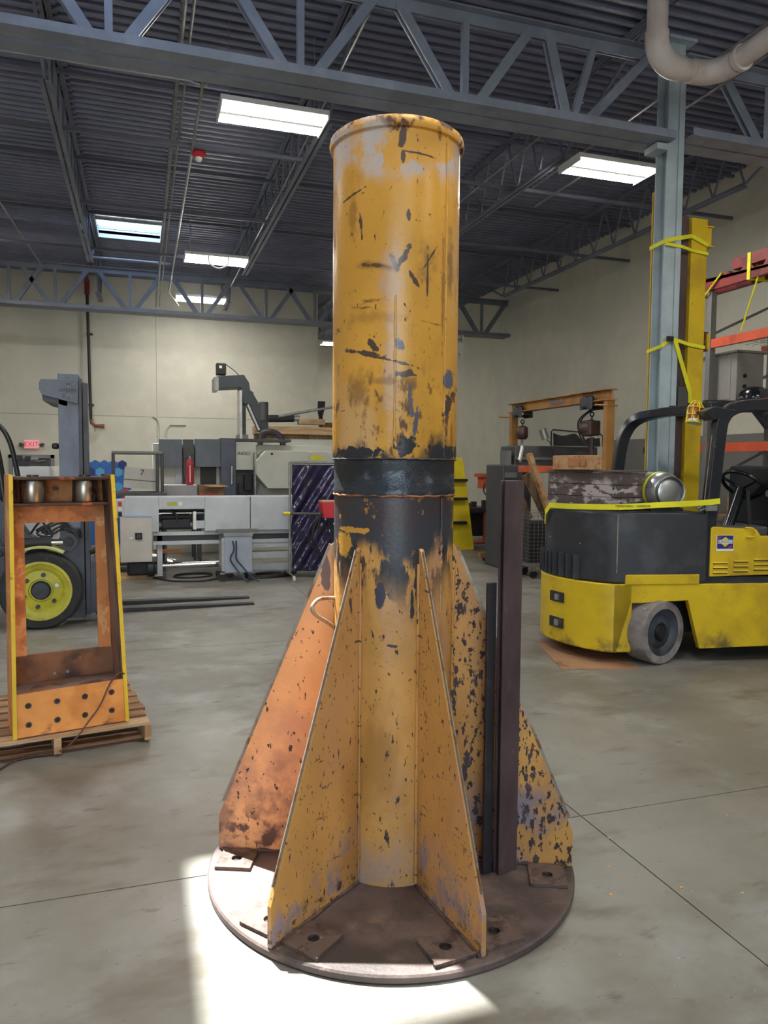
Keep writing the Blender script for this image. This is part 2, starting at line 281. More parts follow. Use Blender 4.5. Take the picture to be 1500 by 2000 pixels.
# ------------------------------------------------------------------ mesh helpers
class MB:
    def __init__(s): s.v = []; s.f = []
    def add(s, vs, fs):
        o = len(s.v); s.v += [tuple(p) for p in vs]; s.f += [tuple(i+o for i in f) for f in fs]; return s
    def box(s, x0, x1, y0, y1, z0, z1):
        return s.add([(x0,y0,z0),(x1,y0,z0),(x1,y1,z0),(x0,y1,z0),(x0,y0,z1),(x1,y0,z1),(x1,y1,z1),(x0,y1,z1)],
                     [(0,3,2,1),(4,5,6,7),(0,1,5,4),(1,2,6,5),(2,3,7,6),(3,0,4,7)])
    def obox(s, c, size, R):
        hx, hy, hz = (q/2 for q in size); t = MB().box(-hx, hx, -hy, hy, -hz, hz); c = Vector(c)
        return s.add([c + R @ Vector(p) for p in t.v], t.f)
    def beam(s, p0, p1, w, h, upv=(0, 0, 1)):
        p0, p1 = Vector(p0), Vector(p1); d = (p1-p0); L = d.length; d.normalize(); u = Vector(upv)
        if abs(d.dot(u)) > .99: u = Vector((0, 1, 0))
        sd = d.cross(u).normalized(); u = sd.cross(d)
        return s.obox((p0+p1)/2, (L, w, h), Matrix((d, sd, u)).transposed())
    def cyl(s, p0, p1, r, n=16, r2=None):
        p0, p1 = Vector(p0), Vector(p1); d = (p1-p0).normalized(); r2 = r if r2 is None else r2
        a = d.orthogonal().normalized(); b = d.cross(a)
        vs = [p0 + (a*cos(2*pi*i/n)+b*sin(2*pi*i/n))*r for i in range(n)] + [p1 + (a*cos(2*pi*i/n)+b*sin(2*pi*i/n))*r2 for i in range(n)]
        fs = [(i, (i+1) % n, n+(i+1) % n, n+i) for i in range(n)] + [tuple(range(n-1, -1, -1)), tuple(range(n, 2*n))]
        return s.add(vs, fs)
    def tube(s, path, r, n=8, closed=False):
        P = [Vector(p) for p in path]; k = len(P); rings = []; a = None
        for i, p in enumerate(P):
            if closed: d = (P[(i+1) % k]-P[i-1]).normalized()
            else: d = (P[min(i+1, k-1)]-P[max(i-1, 0)]).normalized()
            if a is None: a = d.orthogonal().normalized()
            a = (a - d*a.dot(d))
            a = a.normalized() if a.length > 1e-6 else d.orthogonal().normalized()
            b = d.cross(a); rr = r[i] if isinstance(r, (list, tuple)) else r
            rings.append([p + (a*cos(2*pi*j/n)+b*sin(2*pi*j/n))*rr for j in range(n)])
        vs = [q for R in rings for q in R]; fs = []
        for i in range(k if closed else k-1):
            i2 = (i+1) % k
            fs += [(i*n+j, i*n+(j+1) % n, i2*n+(j+1) % n, i2*n+j) for j in range(n)]
        if not closed: fs += [tuple(range(n-1, -1, -1)), tuple(range((k-1)*n, k*n))]
        return s.add(vs, fs)
    def ribbon(s, path, w, t, upv=(0, 0, 1)):
        for a, b in zip(path[:-1], path[1:]): s.beam(a, b, t, w, upv)
        return s
    def prism(s, pts, axis, a0, a1):
        mk = {'x': lambda u, v, a: (a, u, v), 'y': lambda u, v, a: (u, a, v), 'z': lambda u, v, a: (u, v, a)}[axis]
        n = len(pts)
        return s.add([mk(u, v, a0) for u, v in pts] + [mk(u, v, a1) for u, v in pts],
                     [tuple(range(n)), tuple(range(2*n-1, n-1, -1))] + [(i, (i+1) % n, n+(i+1) % n, n+i) for i in range(n)])
    def lathe(s, prof, n=32, c=(0, 0, 0), R=None, cap=True):
        R = R or Matrix.Identity(3); c = Vector(c); k = len(prof)
        vs = [c + R @ Vector((r*cos(2*pi*j/n), r*sin(2*pi*j/n), z)) for r, z in prof for j in range(n)]
        fs = [(i*n+j, i*n+(j+1) % n, (i+1)*n+(j+1) % n, (i+1)*n+j) for i in range(k-1) for j in range(n)]
        if cap and prof[0][0] > 1e-6: fs.append(tuple(range(n-1, -1, -1)))
        if cap and prof[-1][0] > 1e-6: fs.append(tuple(range((k-1)*n, k*n)))
        return s.add(vs, fs)
    def grid(s, fn, nu, nv):
        vs = [fn(i/nu, j/nv) for j in range(nv+1) for i in range(nu+1)]; w = nu+1
        return s.add(vs, [(j*w+i, j*w+i+1, (j+1)*w+i+1, (j+1)*w+i) for j in range(nv) for i in range(nu)])
    def xf(s, Mx): s.v = [tuple(Mx @ Vector(p)) for p in s.v]; return s
    def build(s, name, material, parent=None, bevel=0.0, smooth=None, fixn=True):
        me = bpy.data.meshes.new(name); me.from_pydata(s.v, [], s.f); me.update()
        if fixn or smooth:
            bm = bmesh.new(); bm.from_mesh(me)
            if smooth: bmesh.ops.remove_doubles(bm, verts=bm.verts, dist=1e-5)
            bmesh.ops.recalc_face_normals(bm, faces=bm.faces); bm.to_mesh(me); bm.free()
        if smooth:
            for p in me.polygons: p.use_smooth = True
            try: me.set_sharp_from_angle(angle=radians(smooth))
            except Exception: pass
        me.materials.append(M[material] if isinstance(material, str) else material)
        o = bpy.data.objects.new(name, me); COL.objects.link(o)
        if parent is not None: o.parent = parent
        if bevel:
            b = o.modifiers.new('bevel', 'BEVEL'); b.width = bevel; b.segments = 2; b.limit_method = 'ANGLE'; b.angle_limit = radians(35)
        return o

def tag(o, label=None, cat=None, group=None, kind=None):
    if label: o['label'] = label
    if cat: o['category'] = cat
    if group: o['group'] = group
    if kind: o['kind'] = kind
    return o
def thing(name, label, cat, loc=(0, 0, 0), rz=0.0, group=None):
    o = bpy.data.objects.new(name, None); COL.objects.link(o); o.empty_display_size = .1
    o.location = loc; o.rotation_euler = (0, 0, rz)
    return tag(o, label, cat, group)
def root(name, loc=(0, 0, 0)):
    o = bpy.data.objects.new(name, None); COL.objects.link(o); o.location = loc; o['kind'] = 'structure'; return o
def struct(name, mb, material, parent=None, **k):
    o = mb.build(name, material, parent, **k)
    if parent is None: o['kind'] = 'structure'
    return o
def copy_tree(o, parent=None):
    c = o.copy(); COL.objects.link(c)
    if parent is not None: c.parent = parent
    for ch in list(o.children): copy_tree(ch, c)
    return c
def text(body, size, loc, rot, material, parent, name='lettering', depth=.002, align='CENTER'):
    cu = bpy.data.curves.new('lettering', 'FONT'); cu.body = body; cu.size = size; cu.extrude = depth; cu.align_x = align; cu.align_y = 'CENTER'
    t = bpy.data.objects.new('t', cu); COL.objects.link(t)
    dg = bpy.context.evaluated_depsgraph_get(); me = bpy.data.meshes.new_from_object(t.evaluated_get(dg))
    bpy.data.objects.remove(t); me.materials.clear(); me.materials.append(M[material])
    o = bpy.data.objects.new(name, me); COL.objects.link(o); o.location = loc; o.rotation_euler = rot; o.parent = parent; return o
def arc(c, r, a0, a1, n, plane='xz'):
    out = []
    for i in range(n+1):
        a = radians(a0 + (a1-a0)*i/n); u, v = r*cos(a), r*sin(a)
        out.append((c[0]+u, c[1], c[2]+v) if plane == 'xz' else (c[0]+u, c[1]+v, c[2]) if plane == 'xy' else (c[0], c[1]+u, c[2]+v))
    return out
def smooth_path(pts, sub=6):
    P = [Vector(p) for p in pts]; out = []
    for i in range(len(P)-1):
        p0 = P[max(i-1, 0)]; p1 = P[i]; p2 = P[i+1]; p3 = P[min(i+2, len(P)-1)]
        for k in range(sub):
            t = k/sub
            out.append(.5*((2*p1)+(p2-p0)*t+(2*p0-5*p1+4*p2-p3)*t*t+(3*p1-p0-3*p2+p3)*t**3))
    out.append(P[-1]); return out

# ------------------------------------------------------------------ the building
XL, XR, YB, YF, ZD = -7.0, 8.8, -7.0, 19.8, 6.15       # left wall, right wall, rear wall (behind camera), far wall, deck
YF2 = 27.0
fl = root('floor')
xj = [XL, -5.6, -1.85, 1.9, 5.65, XR]; yj = [YB, -4.6, -.86, 2.89, 6.64, 10.39, 14.14, 17.89, 22.5, YF2]
for i in range(len(xj)-1):
    for j in range(len(yj)-1):
        g = .003
        MB().box(xj[i]+g, xj[i+1]-g, yj[j]+g, yj[j+1]-g, -.12, 0).build('slab', 'concrete', fl, fixn=False)
MB().box(XL, XR, YB, YF2, -.2, -.125).build('joint_fill', 'sub', fl)
struct('wall_right', MB().box(XR, XR+.2, YB, YF2, 0, 6.6), 'wall')
struct('trim_1', MB().box(XR-.006, XR, YB, 12.75, 0, 2.12), 'wall_grey')
for yy, lb in ((11.55, 'small dark no-smoking style notice on the grey lower wall, left one'), (10.9, 'tan and red notice on the grey lower wall behind the forklift guard')):
    ws_ = thing('wall_notice', lb, 'sign', (XR-.006, yy, 1.98))
    MB().box(-.012, 0, -.11, .11, -.16, .12).build('plate', 'grey_mid' if yy > 11 else 'wood_block', ws_); MB().box(-.014, -.012, -.09, .09, -.13, -.02).build('print_panel', 'black' if yy > 11 else 'red', ws_)
fwall = root('wall_far')
pan = [-7.0, -3.4, .395, 4.54]
for a, b in zip(pan[:-1], pan[1:]):
    for z0, z1 in ((0, 2.755), (2.765, 6.6)):
        MB().box(a+.005, b-.005, YF, YF+.2, z0, z1).build('panel', 'wall', fwall, fixn=False)
MB().box(-7, 4.52, YF+.012, YF+.19, 0, 6.6).build('joint_backing', 'joint', fwall)
struct('wall_far_return', MB().box(4.34, 4.54, YF+.2, YF2, 0, 6.6), 'wall')
struct('wall_back', MB().box(4.54, XR, YF2, YF2+.2, 0, 6.6), 'wall')
struct('wall_left', MB().box(XL-.2, XL, YB, YF+.2, 0, 6.6), 'wall')
rw = MB(); rw.box(XL-.2, -4.6, YB-.2, YB, 0, 6.6).box(.6, XR+.2, YB-.2, YB, 0, 6.6).box(-4.6, .6, YB-.2, YB, 4.3, 6.6)
struct('wall_rear', rw, 'wall')
struct('ground', MB().box(-30, 30, -40, YB-.2, -.3, -.02), 'apron')

SKY = [(-.70, .44, 15.0, 16.45), (-.66, .46, 4.58, 5.72)]
ceil = root('ceiling')
def deck(x0, x1, y0, y1):
    mb = MB(); y = y0; p = .152; d = .045; prof = []
    while y < y1-1e-6:
        for dy, z in ((0, 0), (.05, 0), (.066, d), (.136, d)):
            if y+dy < y1: prof.append((y+dy, ZD+z))
        y += p
    prof.append((y1, ZD)); n = len(prof)
    mb.add([(x0, a, b) for a, b in prof]+[(x1, a, b) for a, b in prof], [(i, i+1, n+i+1, n+i) for i in range(n-1)])
    mb.box(x0, x1, y0, y1, ZD+.08, ZD+.14)
    return mb.build('deck_sheet', 'deck', ceil, fixn=False)
sx0, sx1 = -.755, .43
for a, b in ((XL, -3.7), (-3.7, sx0), (sx1, 4.95), (4.95, XR)): deck(a, b, YB, YF if b < 4 else YF2)
deck(sx0, sx1, YB, SKY[1][2]); deck(sx0, sx1, SKY[1][3], SKY[0][2]); deck(sx0, sx1, SKY[0][3], YF)
for i, (a, b, c, d) in enumerate(SKY):
    a, b = sx0, sx1
    w = root('window_%d' % (i+1))
    k = MB(); t = .03; KH = .16
    k.box(a-t, a, c-t, d+t, ZD, ZD+KH).box(b, b+t, c-t, d+t, ZD, ZD+KH).box(a, b, c-t, c, ZD, ZD+KH).box(a, b, d, d+t, ZD, ZD+KH)
    k.build('skylight_curb', 'white', w)
    if i == 0:
        MB().box(a, b, d-.32, d-.27, ZD+.09, ZD+.15).build('mullion', 'white', w)
        MB().box(a, b, c+.02, c+.10, ZD-.06, ZD+.02).build('trim_angle', 'galv', w)
    MB().box(a-t, b+t, c-t, d+t, ZD+KH, ZD+KH+.012).build('pane', 'acrylic', w)

# girders (trusses across the bay): top chord, bottom chord, vertical and diagonal webs
def girder(Y, x0, x1, label, nodes, zb=4.84, zt=5.62, paint='truss'):
    g = thing('roof_girder', label, 'girder', (x0, Y, zb))
    o = Vector((x0, Y, zb))
    def P(x, z): return (x-x0, 0, z-zb)
    bc = MB()
    for s_ in (-1, 1):
        bc.box(0, x1-x0, min(s_*.012, s_*.2), max(s_*.012, s_*.2), -.045, -.03)
        bc.box(0, x1-x0, min(s_*.185, s_*.2), max(s_*.185, s_*.2), -.03, .03)
    bc.build('bottom_chord', paint, g)
    tcm = MB()
    for s_ in (-1, 1):
        tcm.box(0, x1-x0, s_*.012, s_*.1, zt-zb+.05, zt-zb+.065).box(0, x1-x0, s_*.012, s_*.026, zt-zb-.05, zt-zb+.05)
    tcm.build('top_chord', paint, g)
    for xn in nodes:
        if not (x0-.1 < xn < x1+.1): continue
        odd = abs(xn-3.93) < .01          # the last panel before the column is uneven
        MB().beam(P(xn, zb-.03), P(xn+(.24 if odd else 0), zt), .06, .06, (0, 1, 0)).build('vertical_web', paint, g)
        for dx in ((-.26, .86) if odd else (-.64, .64)):
            if x0 < xn+dx < x1:
                q = MB()
                for s_ in (-.032, .032): q.beam(Vector(P(xn+dx*.16, zb+.02))+Vector((0, s_, 0)), Vector(P(xn+dx, zt))+Vector((0, s_, 0)), .088, .02, (0, 1, 0))
                q.build('diagonal_web', paint, g)
    return g
near_nodes = [-3.3, -1.77, -.2, 1.32, 2.83, 3.93]
girder(6.45, -6.9, 5.0, 'blue-grey steel roof girder crossing the top of the picture, left of the column', near_nodes)
girder(6.45, 5.2, 8.8, 'blue-grey steel roof girder running right from the column to the wall', [6.3, 7.6], zb=4.9)
far_nodes = [(-2.514,17.200,4.877)[0]-.02, (-1.662,17.200,4.918)[0], (-0.174,17.200,4.941)[0], (1.327,17.200,4.959)[0], (2.743,17.200,4.977)[0], (3.869,17.200,4.973)[0], 5.3, 6.6, 8.1]
girder(17.2, -6.9, 8.8, 'distant grey steel roof girder in front of the cream far wall', far_nodes, zb=4.86, zt=5.66, paint='truss_far')
girder(-4.3, -6.9, 8.8, 'grey steel roof girder behind the camera, outside the picture', [-5, -3.3, -1.7, 0, 1.6, 3.2, 4.9, 6.5], zb=4.86)

# open-web joists along the depth
def joist(x, y0, y1, label, inset=1.75):
    j = thing('roof_joist', label, 'joist', (x, y0, 5.37), group='roof joists')
    L = y1-y0; b = MB()
    for s_ in (-1, 1):
        b.box(s_*.012, s_*.06, inset, L-inset, -.008, 0).box(s_*.012, s_*.02, inset, L-inset, 0, .05)
    b.build('bottom_chord', 'joist', j)
    t = MB()
    for s_ in (-1, 1):
        t.box(s_*.012, s_*.06, .0, L, .77, .778).box(s_*.012, s_*.02, .0, L, .72, .77)
    t.build('top_chord', 'joist', j)
    w = MB(); n = max(2, int(round((L-2*inset)/.6))); st = (L-2*inset)/n
    for i in range(n):
        ya = inset+i*st
        w.beam((0, ya, .02), (0, ya+st/2, .75), .022, .022).beam((0, ya+st/2, .75), (0, ya+st, .02), .022, .022)
    w.beam((0, .1, .75), (0, inset, .02), .03, .03).beam((0, L-.1, .75), (0, L-inset, .02), .03, .03)
    o = w.build('web', 'joist', j); o['kind'] = 'stuff'
    return j
jn = {-3.72: 'far left, mostly out of view', -.86: 'left of the blue skylight', 2.01: 'behind the left light fixtures', 4.97: 'over the right-hand light fixture', 7.75: 'next to the cream right wall'}
for x, d in jn.items():
    joist(x, 6.55, 17.1, 'grey roof joist ' + d)
    joist(x, -4.2, 6.35, 'grey roof joist overhead, ' + d)
    if x > 4.6: joist(x, 17.3, 26.8, 'grey roof joist past the distant girder, ' + d)
    else: joist(x, 17.3, 19.75, 'short grey roof joist between distant girder and far wall, ' + d, .7)
for y, d in ((9.55, 'nearest'), (12.1, 'middle'), (14.6, 'farthest')):
    br = thing('joist_bridging', 'dark steel bridging bar tying the roof joists across, %s of the three' % d, 'bridging', (-6.9, y, 5.4), group='bridging bars')
    for z in (.03, .66): MB().beam((0, 0, z), (15.6, 0, z), .045, .045).build('bar', 'joist_dark', br)

# column
colm = thing('steel_column', 'pale blue-grey steel I-section column carrying the roof girders', 'column', (5.07, 6.45, 0))
MB().box(-.09, .09, -.09, -.076, .02, 5.75).build('flange', 'column', colm)
MB().box(-.09, .09, .076, .09, .02, 5.75).build('flange', 'column', colm)
MB().box(-.007, .007, -.076, .076, .02, 5.75).build('web', 'column', colm)
MB().box(.03, .093, -.108, -.09, .02, 5.6).build('cover_strip', 'column', colm, bevel=.004)
MB().box(-.2, .2, -.2, .2, 0, .02).build('base_plate', 'column', colm)
MB().box(-.16, .16, -.17, .17, 5.75, 5.78).build('cap_plate', 'column', colm)
MB().box(-.22, -.09, -.1, .1, 4.72, 4.78).build('seat_bracket', 'column', colm)

# ------------------------------------------------------------------ light fixtures
def lamp(x, y, z, label, group=None, loop=False, rodside=1):
    t = thing('light_fixture', label, 'light', (x, y, z), group=group)
    w, d = .55, .24
    MB().box(-w, w, -d, d, .02, .075).build('housing', 'white', t, bevel=.006); MB().box(-w, w, -.03, .03, -.006, .02).build('centre_spine', 'galv', t)
    for s_ in (-1, 1):
        MB().prism([(s_*.035, .02), (s_*.225, .02), (s_*.205, -.012), (s_*.055, -.012)], 'x', -w+.015, w-.015).build('lit_panel', 'led', t)
        MB().box(s_*w-.008, s_*w+.008, -d, d, -.02, .075).build('end_cap', 'white', t)
    for s_ in (-1, 1):
        MB().tube([(s_*.45, 0, .075), (s_*.45, 0, 6.16-z)], .006, 6).build('hanger_wire', 'galv', t)
    if loop:
        MB().tube(smooth_path([(-.15, -.24, .02), (-.13, -.26, -.12), (.02, -.26, -.19), (.17, -.26, -.12), (.2, -.24, .02)], 6), .014, 8).build('cord_loop', 'white', t)
    return t
lamp(1.36, 8.09, 5.22, 'lit white high-bay fixture to the left of the pillar top, nearest lamp')
lamp(5.55, 8.2, 5.25, 'lit white high-bay fixture just left of the blue-grey column')
lamp(1.33, 14.03, 5.25, 'lit high-bay fixture with a hanging cord loop, below the blue skylight row', loop=True)
lamp(1.33, 17.75, 5.31, 'most distant lit high-bay fixture, seen through the far roof girder')
lamp((6.041,23.500,5.402)[0], 23.5, (5.704,23.500,5.432)[2], 'lit strip fixture in the far bay beside the pillar edge')
for x, y in ((1.36, 2.2), (5.55, 2.2), (-2.9, 2.2), (-2.9, 8.1), (-2.9, 14.0), (1.36, -3.2), (5.55, -3.2)):  # unseen fixtures added for lighting, continuing the lamp grid
    lamp(x, y, 5.25, 'unseen high-bay fixture added outside the picture for light, continuing the lamp rows', 'unseen high-bay fixtures added for light')

# ------------------------------------------------------------------ services under the roof
def pipe(name, label, cat, path, r, material, n=8, group=None):
    mb = MB().tube(path, r, n); c = Vector(path[0])
    mb.v = [tuple(Vector(p)-c) for p in mb.v]
    o = mb.build(name, material, None, smooth=40); o.location = c
    return tag(o, label, cat, group)
pv = thing('drain_pipe', 'thick pinkish-white plastic pipe with two elbows crossing the column top', 'pipe', (4.24, 5.6, 5.05))
r_ = .088; e = .2
MB().tube([(0, 0, 1.1), (0, 0, e)], r_, 20).build('vertical_pipe', 'pvc', pv, smooth=40)
MB().tube([(0, 0, e+.06)] + [(e-e*cos(a), 0, e-e*sin(a)) for a in [pi/2*i/8 for i in range(9)]] + [(e+.06, 0, 0)], r_+.012, 20).build('elbow', 'pvc', pv, smooth=40)
MB().tube([(e, 0, 0), (.42, 0, 0)], r_, 20).build('cross_pipe', 'pvc', pv, smooth=40)
MB().tube([(.36, 0, 0)] + [(.42+.2*sin(a), -.2+.2*cos(a), 0) for a in [pi/2*i/8 for i in range(9)]] + [(.62, -.26, 0)], r_+.012, 20).build('elbow', 'pvc', pv, smooth=40)
MB().tube([(.62, -.2, 0), (.62, -4.5, .12)], r_, 20).build('long_pipe', 'pvc', pv, smooth=40)
MB().cyl((.62, -.29, 0), (.62, -.33, 0), r_+.02, 20).build('clamp_ring', 'pvc', pv, smooth=40)
pipe('conduit', 'thin silver conduit running across under the girder at the upper left', 'conduit', [(-4.5, 7.5, 5.2), (.46, 7.5, 5.2), (.54, 7.53, 5.2), (.58, 7.62, 5.24)], .013, 'chrome')
for x, r, z, d in ((.40, .021, 5.5, 'thicker left pipe'), (.475, .014, 5.5, 'middle thin pipe'), (.64, .016, 5.42, 'right pipe beside the red alarm')):
    pipe('conduit', 'silver conduit running into the depth beside the skylight, ' + d, 'conduit', [(x, -3.5, z), (x, 19.0, z), (x, 19.2, z-.1)] if d != 'right pipe beside the red alarm' else [(x, 7.62, z-.18), (x, 7.8, z), (x, 16.4, z), (x-.05, 16.5, z-.25), (x+.2, 17.6, z-.3)], r, 'galv')
pipe('conduit', 'silver conduit passing behind the first light fixture toward the far girder', 'conduit', [(1.95, 6.5, 5.55), (1.98, 11, 5.55), (1.95, 17.2, 5.55)], .013, 'galv')
pipe('conduit', 'thin bright rod under the deck between pillar and right-hand lamp', 'conduit', [(4.55, 7.2, 5.5), (4.55, 16, 5.5)], .012, 'galv')
pipe('conduit', 'silver tube spanning below the blue skylight', 'conduit', [(-.87, 15.9, 5.6), (.62, 15.9, 5.6)], .024, 'galv')
pipe('conduit', 'slim grey pipe slanting at the far left under the deck', 'conduit', [(-2.2, 10.2, 5.7), (-1.85, 16.8, 5.55)], .014, 'galv')
for k, (a, b) in enumerate((((5.403,6.645,5.600), (5.419,5.598,5.600)), ((5.533,6.207,5.400), (5.547,5.715,5.400)))):
    xx = (a[0]+b[0])/2
    pipe('conduit', 'thin silver conduit at the top right behind the plastic pipe, ' + ('upper one', 'lower one')[k], 'conduit', [(xx, 2.0, a[2]), (xx, 10.0, a[2])], .016, 'galv')
for x, y, ln, d in ((.98, 6.2, .8, 'left of the two over the pillar'), (1.75, 6.0, .55, 'right of the two over the pillar')):
    rd = thing('hanger_rod', 'thin threaded rod hanging from the deck, ' + d, 'rod', (x, y, 6.15-ln), group='hanging rods')
    MB().cyl((0, 0, 0), (0, 0, ln), .008, 6).build('rod', 'galv', rd); MB().cyl((0, 0, .05), (0, 0, .075), .022, 6).build('nut', 'galv', rd)
al = thing('fire_alarm_strobe', 'small red ceiling fire alarm with a clear lens', 'alarm', (.72, 9.72, 5.36))
MB().lathe([(.085, .08), (.09, .03), (.05, 0)], 20).build('body', 'red', al, smooth=40)
MB().lathe([(.045, 0), (.035, -.04), (0, -.055)], 16).build('lens', 'white', al, smooth=60)
MB().cyl((0, 0, .08), (0, 0, .16), .03, 10).build('bracket', 'red', al)
sp = thing('sprinkler_riser', 'black vertical sprinkler riser with red fittings on the far wall', 'pipe', (-1.13, 19.66, 2.5))
MB().cyl((-.02, 0, .12), (-.06, 0, 3.2), .035, 12).build('riser', 'black', sp, smooth=40)
[MB().box(-.09, .05, 0, .135, z, z+.03).build('wall_bracket', 'black', sp) for z in (.5, 2.2)]
MB().cyl((-.06, 0, 3.15), (-.06, 0, 3.5), .06, 12).build('coupling', 'dark_red', sp, smooth=40)
MB().tube([(-.06, .0, 3.45), (-.06, -.5, 3.5), (.1, -1.5, 3.5)], .05, 10).build('branch', 'dark_red', sp, smooth=40)
q = MB().tube([(-.02, 0, .15), (0, 0, .06), (.08, -.03, .0), (.24, -.05, -.01)], .04, 10); q.cyl((.2, -.05, -.01), (.29, -.05, -.01), .055, 10)
q.build('valve', mat('rusty_valve', lin(134, 84, 68), .6), sp, smooth=40)
MB().tube([(.06, -.02, -.02), (.07, -.03, -.14)], .014, 8).build('drain_cock', 'galv', sp)
def wall_conduit(label, pts, r=.018):
    return pipe('wall_conduit', label, 'conduit', pts, r, 'wall', 8)
wall_conduit('cream painted conduit rising beside the vertical wall joint', [(.46, 19.77, 1.2), (.46, 19.77, 2.55), (.40, 19.77, 2.72), (.3, 19.77, 2.78)])
wall_conduit('cream painted conduit elbow turning right above the lathe', [(.62, 19.77, 1.2), (.62, 19.77, 2.45), (.72, 19.77, 2.58), (1.1, 19.77, 2.58)])
ex = thing('exit_sign', 'red lettered white EXIT sign with twin lamps above the grey door', 'sign', (-2.487,19.720,2.026))
MB().box(-.16, .16, -.05, .08, -.1, .1).build('housing', 'exit_face', ex, bevel=.01)
text('EXIT', .155, (0, -.056, 0), (pi/2, 0, 0), 'exit_red', ex, depth=.004)
for s_ in (-1, 1):
    MB().cyl((s_*.24, 0, 0), (s_*.22, -.09, -.02), .045, 12).build('lamp_head', 'grey_dark', ex, smooth=40); MB().cyl((s_*.16, .0, 0), (s_*.24, 0, 0), .015, 8).build('arm', 'grey_dark', ex)
d1 = root('door_1', (-2.5, 19.79, 0))
MB().box(-.42, .42, -.02, .0, 0, 1.70).build('door_leaf', 'grey_dark', d1)
q = MB().box(-.50, -.42, -.06, .02, 0, 1.78).box(.42, .5, -.06, .02, 0, 1.78).box(-.5, .5, -.06, .02, 1.70, 1.78); q.build('door_frame', 'door_grey', d1)
MB().tube([(-.1, -.05, 1.60), (.15, -.1, 1.62), (.3, -.05, 1.64)], .015, 8).build('door_closer', 'galv', d1)
sg = thing('hanging_sign', 'white warning sign with black letters behind the right pillar edge', 'sign', ((7.276,17.200,4.543)[0], 17.2, (7.276,17.200,4.543)[2]))
sw = (7.632,17.200,4.563)[0]-(7.276,17.200,4.543)[0]; sh = ((7.476,17.200,4.891)[2]-(7.486,17.200,4.217)[2])/2
MB().box(-.5, sw, 0, .012, -sh, sh).build('board', 'white', sg)
text('OR', .17, (sw-.15, -.004, sh*.42), (pi/2, 0, 0), 'ink', sg); text('!', .17, (sw-.12, -.004, -sh*.68), (pi/2, 0, 0), 'red', sg); text('CO', .13, (sw-.13, -.004, sh*.8), (pi/2, 0, 0), 'dark_red', sg)
for s_ in (0, -.4): MB().cyl((s_+.1, .006, sh), (s_+.1, .006, 4.82-(7.276,17.200,4.543)[2]), .004, 5).build('hanger', 'galv', sg)

# ------------------------------------------------------------------ THE PILLAR
PX, PY = .94, 2.77
pil = thing('crane_pillar_base', 'tall battered yellow steel pillar with black band, fins and round base plate', 'pillar', (PX, PY, 0))
MB().lathe([(.712, 0), (.72, .006), (.72, .024), (.714, .03)], 96).build('base_plate', 'plate_rust', pil, smooth=30)
prof = [(.2, .03), (.232, .03), (.232, 1.49)]
MB().lathe([(.233, .03), (.233, 1.485), (.21, 1.492)], 72).build('lower_sleeve', 'sleeve_paint', pil, smooth=30)
MB().lathe([(.2, 1.485), (.236, 1.490), (.238, 1.505), (.234, 1.515), (.234, 1.618), (.2, 1.622)], 72).build('grease_band', 'band', pil, smooth=30)
MB().lathe([(.2, 1.62), (.238, 1.624), (.2405, 1.635), (.2405, 2.80), (.232, 2.80)], 72).build('upper_tube', 'pole_paint', pil, smooth=30)
MB().lathe([(.238, 2.775), (.252, 2.78), (.256, 2.795), (.252, 2.812), (.24, 2.822), (.2, 2.822), (.2, 2.6)], 72).build('top_rim', 'pole_paint', pil, smooth=50)
# weld seams
va = atan2(-PY, -PX)       # direction from the axis to the camera
def seam(da, z0, z1, r, w, material, nm):
    mb = MB(); k = 40; P = []
    for i in range(k+1):
        a = va+da+random.uniform(-.004, .004); z = z0+(z1-z0)*i/k
        P.append((r*cos(a), r*sin(a), z))
    return mb.tube(P, [w*random.uniform(.6, 1.2) for _ in P], 6).build(nm, material, pil, smooth=60)
seam(.0, 1.63, 2.2, .2405, .005, 'pole_paint', 'weld_seam')
seam(.86, 1.63, 2.79, .2405, .006, 'pole_paint', 'weld_seam')
seam(.86, 1.05, 1.48, .2335, .007, 'sleeve_paint', 'weld_seam')
MB().tube([(.2345*cos(2*pi*i/60), .2345*sin(2*pi*i/60), 1.487+.002*sin(i*2.3)) for i in range(60)], .005, 6, closed=True).build('weld_ring', mat('rusty_weld', lin(150, 92, 56), .6, layers=[(lin(60, 48, 44), 20, .5, .6, ST, None, None)]), pil, smooth=60)
MB().tube([(.2385*cos(2*pi*i/60), .2385*sin(2*pi*i/60), 1.622+.001*sin(i*3.1)) for i in range(60)], .004, 6, closed=True).build('weld_ring', 'dark_steel', pil, smooth=60)
def washer(s):
    mb = MB(); n = 24; hs = .07; rin = .02; t = .014; vs = []
    for z in (0, t):
        for i in range(n):
            a = 2*pi*i/n; k = hs/max(abs(cos(a)), abs(sin(a))); vs.append((k*cos(a), k*sin(a), z))
        for i in range(n):
            a = 2*pi*i/n; vs.append((rin*cos(a), rin*sin(a), z))
    fs = []
    for i in range(n):
        j = (i+1) % n
        fs += [(i, n+i, n+j, j), (2*n+i, 2*n+j, 3*n+j, 3*n+i), (i, j, 2*n+j, 2*n+i), (n+i, 3*n+i, 3*n+j, n+j)]
    return mb.add(vs, fs)
gm = {158.5: 'gusset_bounce_lit', 218: 'gusset_paint', 277: 'gusset_paint', 336: 'gusset_worn', 36: 'gusset_paint', 96: 'gusset_paint'}
ro = {158.5: .702, 218: .715, 277: .692, 336: .716, 36: .71, 96: .71}
